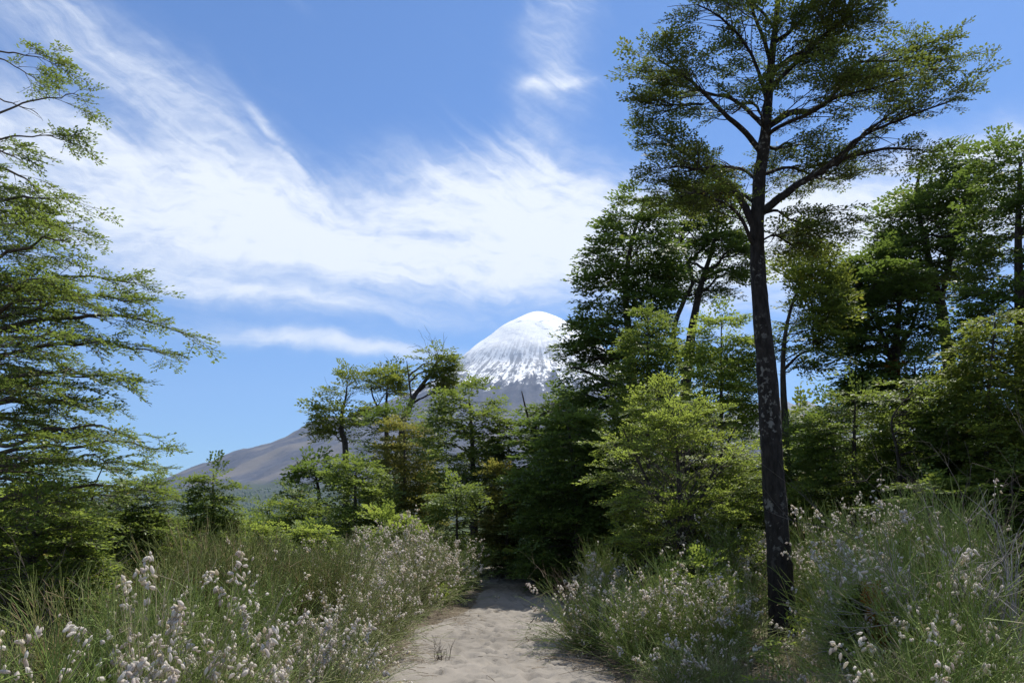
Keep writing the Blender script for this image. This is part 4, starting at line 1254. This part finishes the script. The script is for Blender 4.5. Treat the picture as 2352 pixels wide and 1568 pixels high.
def broom_form(seed, n, spread, shoots, lean=0.0, curl=0.25, thick=1.0):
    """a clump of rush-like stems one metre tall; returns the mesh arrays and the twig tips"""
    g = np.random.default_rng(seed); A, B, ra, rb, tips, tdir = [], [], [], [], [], []
    for i in range(n):
        az = g.uniform(0, 6.283); th = abs(g.normal(0, spread)) + 0.05; L = g.uniform(0.55, 1.08) * (1 - 0.15 * th)
        b = np.array((math.cos(az), math.sin(az), 0)) * g.uniform(0, 0.16) + np.array((0, 0, -0.03))
        d = np.array((math.cos(az) * math.sin(th) + lean, math.sin(az) * math.sin(th), math.cos(th)))
        t = np.linspace(0, 1, 5)[:, None]
        P = b + d * L * t + np.array((math.cos(az), math.sin(az), -0.6)) * curl * th * L * t ** 2.4 + np.cumsum(g.normal(0, 0.022, (5, 3)), 0) * t
        r = 0.0037 * thick * g.uniform(0.7, 1.2)
        A.append(P[:-1]); B.append(P[1:]); rr = np.linspace(r, r * 0.35, 5); ra.append(rr[:-1]); rb.append(rr[1:])
        tips.append(P[-1]); tdir.append(P[-1] - P[-2])
        for j in range(shoots):
            s = g.uniform(0.22, 0.92); p0 = np.array([np.interp(s, t[:, 0], P[:, k]) for k in range(3)])
            dd = norm(norm(P[-1] - P[-2]) + g.normal(0, 0.46, 3) + np.array((0, 0, 0.10))); l2 = g.uniform(0.10, 0.34) * L
            u = np.linspace(0, 1, 3)[:, None]
            Q = p0 + dd * l2 * u + np.array((0, 0, -0.12 * l2)) * u ** 2 + g.normal(0, 0.006, (3, 3)) * u
            A.append(Q[:-1]); B.append(Q[1:]); rr = np.linspace(r * 0.6, r * 0.3, 3); ra.append(rr[:-1]); rb.append(rr[1:])
            tips.append(Q[-1]); tdir.append(Q[-1] - Q[-2])
    A = np.vstack(A); B = np.vstack(B); k = g.integers(0, len(A), n * 13); u = g.random((len(k), 1))
    c = A[k] + (B[k] - A[k]) * u; d = norm(norm(B[k] - A[k]) * 0.7 + g.normal(0, 0.6, (len(k), 3))); nr = norm(np.cross(d, g.normal(0, 1, (len(k), 3))))
    up = c[:, 2] > 0.18
    lf = leaves(c[up], d[up], nr[up], g.uniform(0.012, 0.028, up.sum()), g.uniform(0.005, 0.010, up.sum()))
    return merge([prisms(A, B, np.concatenate(ra), np.concatenate(rb)), lf]), np.array(tips), norm(np.array(tdir))


FORMS = {
    'fan': broom_form(1, 210, 0.42, 7), 'upright': broom_form(2, 220, 0.20, 7, 0.0, 0.1), 'bushy': broom_form(3, 190, 0.55, 9, 0.0, 0.35),
    'leaning': broom_form(4, 200, 0.38, 7, 0.22), 'low': broom_form(5, 190, 0.75, 7, 0.0, 0.4), 'wide': broom_form(6, 190, 0.62, 8, -0.1, 0.5),
}
FORM_MESH = {}


def Y_far(y):
    return y > 7.0


def broom(form, color, x, y, H, label, group, heads, seed, single=False, W=None, dense=False, name='broom_shrub'):
    g = np.random.default_rng(seed)
    arr, tips, td = FORMS[form]
    key = form
    loc = (x, y, float(ground_z(x, y)))
    rt = root(name, loc, label, 'shrub', group)
    if key not in FORM_MESH:
        FORM_MESH[key] = mesh_obj('stem_clump', *arr, STEM[color], None, False)
        o = FORM_MESH[key]
    else:
        o = FORM_MESH[key].copy(); C.objects.link(o)
    o.parent = rt; o['kind'] = 'stuff'
    o.material_slots[0].link = 'OBJECT'; o.material_slots[0].material = STEM[color]
    W = W or H; rz = g.uniform(0, 6.283)
    o.rotation_euler = (g.normal(0, 0.06), g.normal(0, 0.06), rz); o.scale = (W, W, H)
    if not heads:
        return rt
    heads = int(heads * (2.3 if Y_far(y) else 2.3)); hsize = 1.0 + 0.035 * max(0.0, y - 7)
    M = np.array(o.rotation_euler.to_matrix()) @ np.diag((W, W, H))
    k = np.sort(g.choice(len(tips), min(len(tips), max(3, heads // (5 if dense else 3))), replace=False))
    if dense:
        k = k[(tips[k] @ M.T)[:, 2] > 0.50 * H]
    # seed heads come in nodding bunches below the twig ends
    hi = tips[k] @ M.T; hd = norm(td[k] @ M.T)
    w = sstep(hi[:, 2], 0.25 * H, 0.75 * H) + 0.25
    P, D = [], []
    while len(P) < heads:
        j = g.choice(len(k), p=w / w.sum()); m = g.integers(5, 11) if dense else g.integers(2, 7)
        for q in range(m):
            P.append(hi[j] - hd[j] * q * 0.022 * g.uniform(0.6, 1.4) + g.normal(0, 0.016, 3))
            D.append(hd[j] * 0.25 + g.normal(0, 0.45, 3) + np.array((0, 0, -0.75)))
    P = np.array(P[:heads]); D = norm(np.array(D[:heads])); S = g.uniform(0.6, 1.2, heads) * hsize
    keep = P[:, 2] > 0.03; P, D, S = P[keep], D[keep], S[keep]
    ns = 0
    if single:
        ns = min(len(P), single)
        for q in range(ns):
            h = bpy.data.objects.new('seed_head', HEAD_MESH[int(g.integers(0, 4))]); C.objects.link(h); h.parent = rt
            rot = Vector(-D[q]).to_track_quat('Z', 'Y') @ Matrix.Rotation(g.uniform(0, 6.28), 3, 'Z').to_quaternion()
            h.matrix_local = Matrix.Translation(P[q]) @ rot.to_matrix().to_4x4() @ Matrix.Diagonal((S[q], S[q], S[q], 1))
    if len(P) > ns:
        mesh_obj('seed_fluff', *(heads_far if y > 8.5 else heads_mass)(P[ns:], D[ns:], S[ns:], g), FLUFF, rt, True, 'stuff')
    return rt


L_NEAR = 'broom shrub loaded with big fluffy white seed heads, in the scrub under the arching beech'
L_MID = 'grey-green broom sprinkled with white seed heads, on the bank facing the tall dark trunk'
L_EDGE = 'broom shrub frothing with small white seed heads where the path bends'
L_RUSH = 'rushy olive broom without seed heads, across the path from the tall trunk'
R_EDGE = 'white-flecked broom spilling over the path edge below the bright beech bush'
R_BACK = 'tall green broom dotted with cottony seed heads behind the foot of the tall dark trunk'
R_NEAR = 'tangled broom with long nodding seed heads in the open scrub beside the bleached dead bush'
R_LOW = 'low sprawling grey-green broom with few seed heads around the foot of the tall trunk'
# (pixel column, distance, height, form, colour, heads, single heads, label, width)
BROOM = [
    (340, 4.6, 1.36, 'fan', 'grey', 330, 290, 'shrub bent under the thickest mass of pinkish-white fluffy seed heads', 1.0),
    (-95, 3.0, 1.30, 'bushy', 'green', 120, 110, 'broom with the biggest cream seed heads, at the rim of the yellow-green bush', 0.9),
    (40, 3.7, 1.0, 'bushy', 'green', 130, 120, L_NEAR, 0.9), (480, 5.2, 1.00, 'bushy', 'green', 140, 110, L_NEAR, 1.1),
    (690, 6.2, 1.05, 'fan', 'grey', 300, 170, L_NEAR, 1.0), (600, 5.4, 0.72, 'wide', 'grey', 220, 130, L_NEAR, 0.9),
    (730, 7.2, 0.85, 'bushy', 'grey', 220, 60, L_MID, 0.85), (560, 7.6, 1.15, 'upright', 'green', 60, 0, L_MID, 1.0),
    (430, 6.4, 1.15, 'upright', 'green', 40, 30, L_NEAR, 1.0), (250, 6.0, 1.15, 'upright', 'green', 30, 20, L_NEAR, 1.0),
    (720, 9.6, 1.45, 'upright', 'dark', 0, 0, L_RUSH, 1.2), (650, 10.5, 1.35, 'upright', 'dark', 0, 0, L_RUSH, 1.2),
    (560, 9.4, 1.50, 'upright', 'dark', 20, 0, L_RUSH, 1.3), (450, 10.2, 1.65, 'fan', 'dark', 0, 0, L_RUSH, 1.3), (500, 8.2, 1.25, 'upright', 'dark', 0, 0, L_RUSH, 1.1),
    (770, 11.0, 1.3, 'fan', 'dark', 30, 0, L_RUSH, 1.2), (600, 12.5, 1.4, 'fan', 'grey', 20, 0, L_RUSH, 1.4), (400, 8.4, 1.5, 'fan', 'dark', 10, 0, L_RUSH, 1.3),
    (790, 9.4, 1.05, 'fan', 'grey', 260, 0, L_MID, 1.0), (850, 10.4, 1.12, 'bushy', 'grey', 300, 0, L_MID, 1.0), (790, 8.2, 0.75, 'wide', 'grey', 160, 0, L_MID, 0.8),
    (905, 12.6, 1.25, 'fan', 'grey', 340, 0, L_MID, 1.1), (800, 13.5, 1.35, 'fan', 'grey', 200, 0, L_MID, 1.3),
    (905, 15.2, 1.68, 'bushy', 'grey', 700, 0, 'tallest broom on its bank, frothing with white seed heads above the others', 1.5),
    (955, 14.8, 1.45, 'fan', 'grey', 420, 0, L_EDGE, 1.2), (1012, 16.8, 1.30, 'bushy', 'green', 420, 0, L_EDGE, 1.1), (960, 17.5, 1.55, 'fan', 'grey', 420, 0, L_EDGE, 1.4),
    (1055, 18.6, 1.20, 'leaning', 'green', 260, 0, L_EDGE, 1.1), (1068, 21.0, 1.25, 'bushy', 'green', 260, 0, L_EDGE, 1.1), (840, 17.0, 1.45, 'bushy', 'green', 200, 0, L_MID, 1.4),
    (690, 15.5, 1.25, 'bushy', 'green', 60, 0, L_RUSH, 1.5), (560, 16.0, 1.35, 'bushy', 'dark', 0, 0, L_RUSH, 1.5), (380, 12.5, 1.4, 'bushy', 'dark', 0, 0, L_RUSH, 1.5),
    (330, 8.0, 1.2, 'bushy', 'dark', 0, 0, L_RUSH, 1.2), (150, 6.2, 1.2, 'bushy', 'dark', 0, 0, L_RUSH, 1.1), (480, 13.5, 1.3, 'bushy', 'green', 0, 0, L_RUSH, 1.5),
    (1110, 33.0, 1.3, 'fan', 'green', 120, 0, 'pale green broom clump at the far end of the path', 1.4), (1165, 35.0, 1.5, 'fan', 'green', 60, 0, 'grey-green broom clump closing off the far bend', 1.6),
    (240, 4.2, 0.72, 'low', 'green', 150, 110, L_NEAR, 0.8), (420, 4.4, 0.75, 'wide', 'grey', 170, 120, L_NEAR, 0.8), (540, 4.9, 0.6, 'low', 'grey', 150, 100, L_NEAR, 0.8), (680, 5.5, 0.55, 'low', 'grey', 140, 90, L_NEAR, 0.7),
    # the other bank
    (1350, 10.8, 1.10, 'wide', 'green', 240, 0, R_EDGE, 0.9), (1385, 11.8, 1.15, 'fan', 'grey', 260, 0, R_EDGE, 1.0), (1440, 10.2, 0.95, 'fan', 'green', 220, 0, R_EDGE, 1.0),
    (1470, 9.3, 1.05, 'leaning', 'green', 200, 0, R_EDGE, 0.9), (1540, 9.8, 1.25, 'fan', 'green', 240, 0, R_EDGE, 1.1), (1610, 9.2, 1.0, 'bushy', 'green', 260, 0, R_EDGE, 1.0),
    (1695, 11.4, 1.70, 'bushy', 'green', 420, 0, R_EDGE, 1.1), (1690, 9.4, 1.05, 'fan', 'green', 240, 0, R_EDGE, 0.7), (1560, 7.9, 0.55, 'low', 'green', 90, 0, R_EDGE, 0.9), (1390, 13.8, 1.35, 'upright', 'green', 40, 0, R_EDGE, 1.0),
    (1885, 11.0, 1.75, 'fan', 'green', 260, 0, R_BACK, 1.2), (1960, 9.6, 1.75, 'fan', 'green', 300, 0, R_BACK, 1.1), (2030, 9.4, 1.85, 'bushy', 'green', 340, 0, R_BACK, 1.2),
    (2110, 8.6, 1.95, 'bushy', 'green', 320, 0, R_BACK, 1.1), (2200, 8.8, 1.98, 'upright', 'green', 60, 0, R_BACK, 1.3), (2290, 8.0, 1.85, 'upright', 'green', 120, 0, R_BACK, 1.2),
    (1985, 7.8, 1.35, 'fan', 'grey', 220, 140, R_NEAR, 0.85), (2060, 6.9, 1.40, 'leaning', 'green', 170, 120, R_NEAR, 1.0), (2100, 6.4, 1.45, 'fan', 'green', 170, 120, R_NEAR, 1.2),
    (2200, 6.0, 1.45, 'leaning', 'green', 130, 110, R_NEAR, 1.2), (2290, 5.2, 0.95, 'fan', 'green', 120, 110, R_NEAR, 1.1), (2180, 4.9, 0.95, 'bushy', 'green', 70, 70, R_NEAR, 1.0),
    (2060, 5.2, 0.85, 'bushy', 'grey', 60, 60, R_NEAR, 1.0), (2340, 4.3, 0.7, 'fan', 'green', 40, 40, R_NEAR, 0.9), (2250, 3.9, 0.55, 'low', 'grey', 30, 30, R_NEAR, 0.9),
    (2010, 5.7, 0.6, 'low', 'grey', 50, 40, R_LOW, 0.8), (1960, 6.6, 0.50, 'low', 'grey', 40, 0, R_LOW, 0.7), (2120, 4.4, 0.50, 'low', 'green', 14, 14, R_LOW, 0.8),
    (1890, 9.0, 0.55, 'low', 'grey', 50, 0, R_LOW, 0.7), (1650, 7.9, 0.55, 'low', 'grey', 60, 0, R_LOW, 0.8), (1690, 7.0, 0.32, 'low', 'green', 20, 0, R_LOW, 0.6), (2040, 4.6, 0.34, 'low', 'green', 6, 0, R_LOW, 0.7),
]
GROUPS = {L_NEAR: 'near seed-headed broom', L_MID: 'broom on the bank facing the tall trunk', L_EDGE: 'broom at the bend', L_RUSH: 'rushy broom',
          R_EDGE: 'broom along the path edge', R_BACK: 'tall broom behind the trunk', R_NEAR: 'broom by the dead bush', R_LOW: 'low broom round the trunk'}
DENSE = (0, 1, 4)
LOOK = {'fan': 'fan-shaped', 'upright': 'upright', 'bushy': 'bushy', 'leaning': 'leaning', 'low': 'low sprawling', 'wide': 'wide-spreading'}
HUE = {'green': 'green', 'grey': 'grey-green', 'dark': 'olive'}
_wp = ground_pix(1012, 1516)[:2]; _tk = (X_at(1800, 10.2), 10.2); _sp = (X_at(488, 16.0), 16.0); _sk = ground_pix(1218, 1436)[:2]
ROW = {L_NEAR: (_wp, 'outwards from the withered plant'), L_MID: (_wp, 'up the bank from the withered plant'), L_EDGE: (_wp, 'towards the bend from the withered plant'),
       L_RUSH: (_sp, 'out from the spire-topped sapling'), R_EDGE: (_sk, 'along the edge from the upright stick'), R_BACK: (_tk, 'behind the tall dark trunk'),
       R_NEAR: (_tk, 'out from the tall dark trunk'), R_LOW: (_tk, 'round the foot of the tall dark trunk')}


def broom_label(lb, px, Y, fm, colr, nh, sg):
    """shared rows become one label each: look first, then its rank from a landmark"""
    if lb not in ROW:
        return lb
    (ax, ay), words = ROW[lb]
    d = sorted(math.hypot(X_at(b[0], b[1]) - ax, b[1] - ay) for b in BROOM if b[7] == lb)
    k = d.index(math.hypot(X_at(px, Y) - ax, Y - ay))
    hd = 'headless' if not nh else 'sparsely headed' if nh < 65 else 'fluffy-headed' if sg else 'white-frothed'
    return '%s %s %s broom, %s %s' % (hd, LOOK[fm], HUE[colr], ORD[k], words)


for i, (px, Y, H, fm, colr, nh, sg, lb, W) in enumerate(BROOM):
    broom(fm, colr, X_at(px, Y), Y, H, broom_label(lb, px, Y, fm, colr, nh, sg), GROUPS.get(lb), nh, 500 + i, sg, W, dense=i in DENSE)


# ------------------------------------------------------------------ dead bushes, the withered plant and sticks on the path
def dead_bush(name, label, x, y, H, n, seed, mat, spread, lean, rad=0.010, cat='bush', depth=3, z0=0.0, kids=5):
    g = np.random.default_rng(seed); A, B, ra, rb = [], [], [], []
    base = np.array((x, y, float(ground_z(x, y)) + z0))
    def grow(p, d, L, r, k):
        m = 4; P = [p]
        for j in range(m):
            d = norm(d + g.normal(0, 0.13, 3)); P.append(P[-1] + d * L / m)
        P = np.array(P); rr = np.linspace(r, r * 0.45, m + 1)
        A.append(P[:-1]); B.append(P[1:]); ra.append(rr[:-1]); rb.append(rr[1:])
        if k > 1:
            for j in range(kids):
                q = P[g.integers(1, m + 1)]
                grow(q, norm(d + g.normal(0, 0.55, 3)), L * g.uniform(0.35, 0.65), r * 0.5, k - 1)
    for i in range(n):
        az = g.uniform(0, 6.283); th = abs(g.normal(0, spread)) + 0.1
        d = norm(np.array((math.cos(az) * math.sin(th) + lean[0], math.sin(az) * math.sin(th) + lean[1], math.cos(th) + lean[2])))
        grow(np.array((g.normal(0, 0.05), g.normal(0, 0.05), -0.02)), d, H * g.uniform(0.5, 0.85), rad, depth)
    rt = root(name, base, label, cat)
    stem = n * 0
    V, Q, T = prisms(np.vstack(A), np.vstack(B), np.concatenate(ra), np.concatenate(rb))
    mesh_obj('branchwork', V, Q, T, mat, rt, False, 'stuff')
    V, Q, T = tube([(0, 0, -0.05), (0.01, 0, 0.05), (0.02, 0.01, 0.12 * H)], [rad * 2.2, rad * 1.8, rad * 0.8], 6, 0.1, seed)
    mesh_obj('stump', V, Q, T, mat, rt, True)
    return rt


dead_bush('dead_bush', 'bleached grey dead bush with bare spiky twigs among the broom', X_at(2400, 6.0), 6.0, 1.50, 12, 31, DEAD, 0.5, (-0.35, 0.1, 0.45), 0.012, kids=6)
dead_bush('dead_bush', 'grey dry thicket of bare twigs under the rust-tinged tree', X_at(2345, 8.6), 8.6, 2.6, 9, 36, TWIG, 0.5, (-0.15, 0, 0), 0.010, kids=6)
dead_bush('dead_bush', 'small leafless straw-coloured bush leaning over the shaded bend', X_at(1352, 14.6), 14.6, 1.25, 6, 33, STRAW, 0.5, (-0.45, 0, 0.1), 0.008)
dead_bush('dead_bush', 'bare grey twigs inside the scrub beneath the arching branches', X_at(90, 6.7), 6.7, 1.3, 8, 34, TWIG, 0.9, (0.2, 0, 0), 0.008, kids=6)
dead_bush('withered_plant', 'small withered spiky plant standing alone on the sand', ground_pix(1012, 1516)[0], ground_pix(1012, 1516)[1], 0.26, 13, 35, TWIGD, 0.55,
          (0.35, 0, 0.15), 0.0035, 'plant', 2, 0.07, 4)
pt = [ground_pix(1218, 1436) + np.array((0, 0, 0.05)), U(1223, 1425, ground_pix(1218, 1436)[1]), U(1229, 1412, ground_pix(1218, 1436)[1])]
st = mesh_obj('stick', *tube(spline(np.array(pt), 8), np.linspace(0.010, 0.004, 8), 6, 0.2, 2), TWIGD, None, True)
st['label'] = 'short dark stick poking upright out of the sand'; st['category'] = 'stick'


def lying(name, label, cat, n, cx, cy, sx, sy, seed, mat, l=(0.2, 0.6), r=0.004, h=0.08, tilt=0.15, green=False):
    """a loose heap of dry stalks on the ground: nobody could count them"""
    g = np.random.default_rng(seed); A, B, ra, rb = [], [], [], []
    for i in range(n):
        x = cx + g.normal(0, sx); y = cy + g.normal(0, sy); a = g.uniform(0, 6.283); L = g.uniform(*l)
        d = np.array((math.cos(a), math.sin(a), g.normal(0.05, tilt)))
        z = max(float(ground_z(x, y)), 0.0) + 0.015 + abs(g.normal(0, h))
        t = np.linspace(0, 1, 4)[:, None]
        P = np.array((x, y, z)) + d * L * t + np.array((g.normal(0, 0.2), g.normal(0, 0.2), -0.10)) * L * t ** 2
        gz = np.maximum(ground_z(P[:, 0], P[:, 1]), -0.005) + 0.012; P[:, 2] = np.maximum(P[:, 2], gz)
        A.append(P[:-1]); B.append(P[1:]); rr = r * g.uniform(0.5, 1.2) * np.array((1, 0.9, 0.7, 0.4)); ra.append(rr[:-1]); rb.append(rr[1:])
    o = mesh_obj(name, *prisms(np.vstack(A), np.vstack(B), np.concatenate(ra), np.concatenate(rb)), mat, None, False, 'stuff')
    o['label'] = label; o['category'] = cat
    return o


p = ground_pix(1470, 1525); lying('dry_brush', 'heap of straw-coloured dead stalks at the path edge below the broom', 'brush', 420, p[0], p[1], 0.42, 0.55, 61, STRAW, (0.25, 0.75), 0.0042, 0.07, 0.2)
p = ground_pix(1420, 1470); lying('dry_brush', 'dry stalks fallen under the white-flecked broom', 'brush', 200, p[0], p[1], 0.3, 0.7, 62, STRAW, (0.2, 0.5), 0.0038, 0.05)
p = ground_pix(890, 1510); lying('dry_brush', 'dry stalks and twigs strewn beside the withered plant', 'brush', 300, p[0], p[1], 0.36, 0.8, 63, STRAW, (0.15, 0.5), 0.0036, 0.03)
p = ground_pix(1040, 1425); lying('dry_brush', 'pale dry grass fringing the sand before the bend', 'brush', 200, p[0] - 0.1, p[1] + 0.2, 0.35, 0.9, 64, STRAW, (0.15, 0.4), 0.0036, 0.04)
p = ground_pix(1760, 1545); lying('dry_brush', 'brown litter of stalks at the foot of the tall trunk', 'brush', 500, p[0], p[1], 0.9, 0.7, 65, STRAW, (0.2, 0.6), 0.004, 0.06)
p = ground_pix(1150, 1480); lying('plant_litter', 'few scattered twigs and chips on the open sand', 'litter', 60, p[0], p[1], 0.8, 2.5, 66, TWIGD, (0.03, 0.14), 0.003, 0.002, 0.03)


def grass():
    """grass, seedlings and dry blades over the banks, thinning with distance"""
    g = np.random.default_rng(71); n = 26000
    y = 2.6 + 27 * g.random(n) ** 1.7; x = g.uniform(-1, 1, n) * (1.2 + 0.74 * y)
    d = off_path(x, y); keep = (d > 0.02) & (fbm(x * 0.9, y * 0.9, 3, 77) + 0.25 * sstep(d, 0, 1.2) > 0.42)
    x, y, d = x[keep], y[keep], d[keep]; n = len(x)
    z = ground_z(x, y) - 0.01; L = g.uniform(0.10, 0.42, n) * (0.35 + 0.65 * sstep(d, 0.0, 0.9)) * (1 + y / 40)
    a = g.uniform(0, 6.283, n); th = abs(g.normal(0, 0.45, n)); w = g.uniform(0.0022, 0.0045, n) * (1 + y / 14)
    dv = np.stack((np.cos(a) * np.sin(th), np.sin(a) * np.sin(th), np.cos(th)), 1); s = np.stack((-np.sin(a), np.cos(a), 0 * a), 1)
    b = np.stack((x, y, z), 1); m = b + dv * (L * 0.55)[:, None]; e = b + dv * L[:, None] + np.stack((np.cos(a), np.sin(a), -0.5 + 0 * a), 1) * (0.25 * L * th)[:, None]
    V = np.stack((b - s * w[:, None], b + s * w[:, None], m + s * w[:, None] * 0.8, m - s * w[:, None] * 0.8, e), 1).reshape(-1, 3)
    i = np.arange(n)[:, None] * 5
    o = mesh_obj('grass', V, i + np.array([[0, 1, 2, 3]]), i + np.array([[3, 2, 4]]), GRASS, None, False, 'stuff')
    o['label'] = 'thin green and straw grass over both banks of the path'; o['category'] = 'grass'
    # small leafy ground cover
    pl = Plant(72); m = 1050
    y = 3.0 + 23 * g.random(m) ** 1.4; x = g.uniform(-1, 1, m) * (1.0 + 0.72 * y); k = off_path(x, y) > 0.45; x, y = x[k], y[k]; m = len(x)
    P = np.stack((x, y, ground_z(x, y) + g.uniform(0.02, 0.35, m)), 1); D = g.normal(0, 1, (m, 3)); D[:, 2] = abs(D[:, 2]) * 0.5 + 0.2
    pl.spray(P, norm(D), 0.26, 0.5)
    T = SPRAY['mid']; a = norm(np.vstack(pl.sa)); nn = np.vstack(pl.sn); nn = norm(nn - (nn * a).sum(1, keepdims=True) * a); bb = np.cross(nn, a)
    M = np.stack((a, bb, nn), 1) * np.concatenate(pl.ss)[:, None, None] * (0.7 + y / 16)[:, None, None]
    LV = (np.einsum('mj,njk->nmk', T[0][0], M) + P[:, None]).reshape(-1, 3)
    o = mesh_obj('undergrowth', LV, np.arange(len(LV)).reshape(-1, 4), None, LEAF['bright'], None, False, 'stuff')
    o['label'] = 'small-leaved green undergrowth between the broom shrubs'; o['category'] = 'undergrowth'


grass()

# the rusty dead clump in the small bush by the tall trunk
pl = Plant(81); rp = U(2010, 1440, 6.3)
rr = root('rusty_seedling', (rp[0], rp[1], float(ground_z(rp[0], rp[1]))), 'seedling with dead rust-orange leaves in the broom by the tall trunk', 'plant')
q = np.array([(rp[0], rp[1], float(ground_z(rp[0], rp[1])) - 0.03), rp + np.array((0.02, 0, -0.2)), rp + np.array((0, 0, 0.12))]); q = spline(q, 10)
mesh_obj('stem', *[v if k else v - np.array(rr.location) for k, v in enumerate(tube(q, np.linspace(0.008, 0.003, 10), 6))], TWIGD, rr, True)
pl.sub(q, 0.4, 11, 0.16, 0.13, 0.07, 0.1, 0.003); pl.build(rr, np.array(rr.location), LEAF['orange'], TWIGD, 'mid', 0.001, 0.0)

# ------------------------------------------------------------------ the air between here and the mountain
def haze():
    m = bpy.data.materials.new('air_haze'); m.use_nodes = True; n = m.node_tree.nodes; n.clear()
    o = n.new('ShaderNodeOutputMaterial'); v = n.new('ShaderNodeVolumePrincipled')
    v.inputs['Color'].default_value = (0.52, 0.70, 1.0, 1); v.inputs['Density'].default_value = 3.4e-5; v.inputs['Anisotropy'].default_value = 0.1
    m.node_tree.links.new(v.outputs[0], o.inputs['Volume'])
    a, b, c, d, e, f = -17400, 17400, -17400, 16400, -140, 2780
    V = [(x, y, z) for x in (a, b) for y in (c, d) for z in (e, f)]
    Q = [(0, 1, 3, 2), (4, 6, 7, 5), (0, 4, 5, 1), (2, 3, 7, 6), (0, 2, 6, 4), (1, 5, 7, 3)]
    h = mesh_obj('haze', V, Q, None, m, None, False, 'stuff')
    h['label'] = 'thin bluish haze over the distant slopes'; h['category'] = 'haze'


haze()
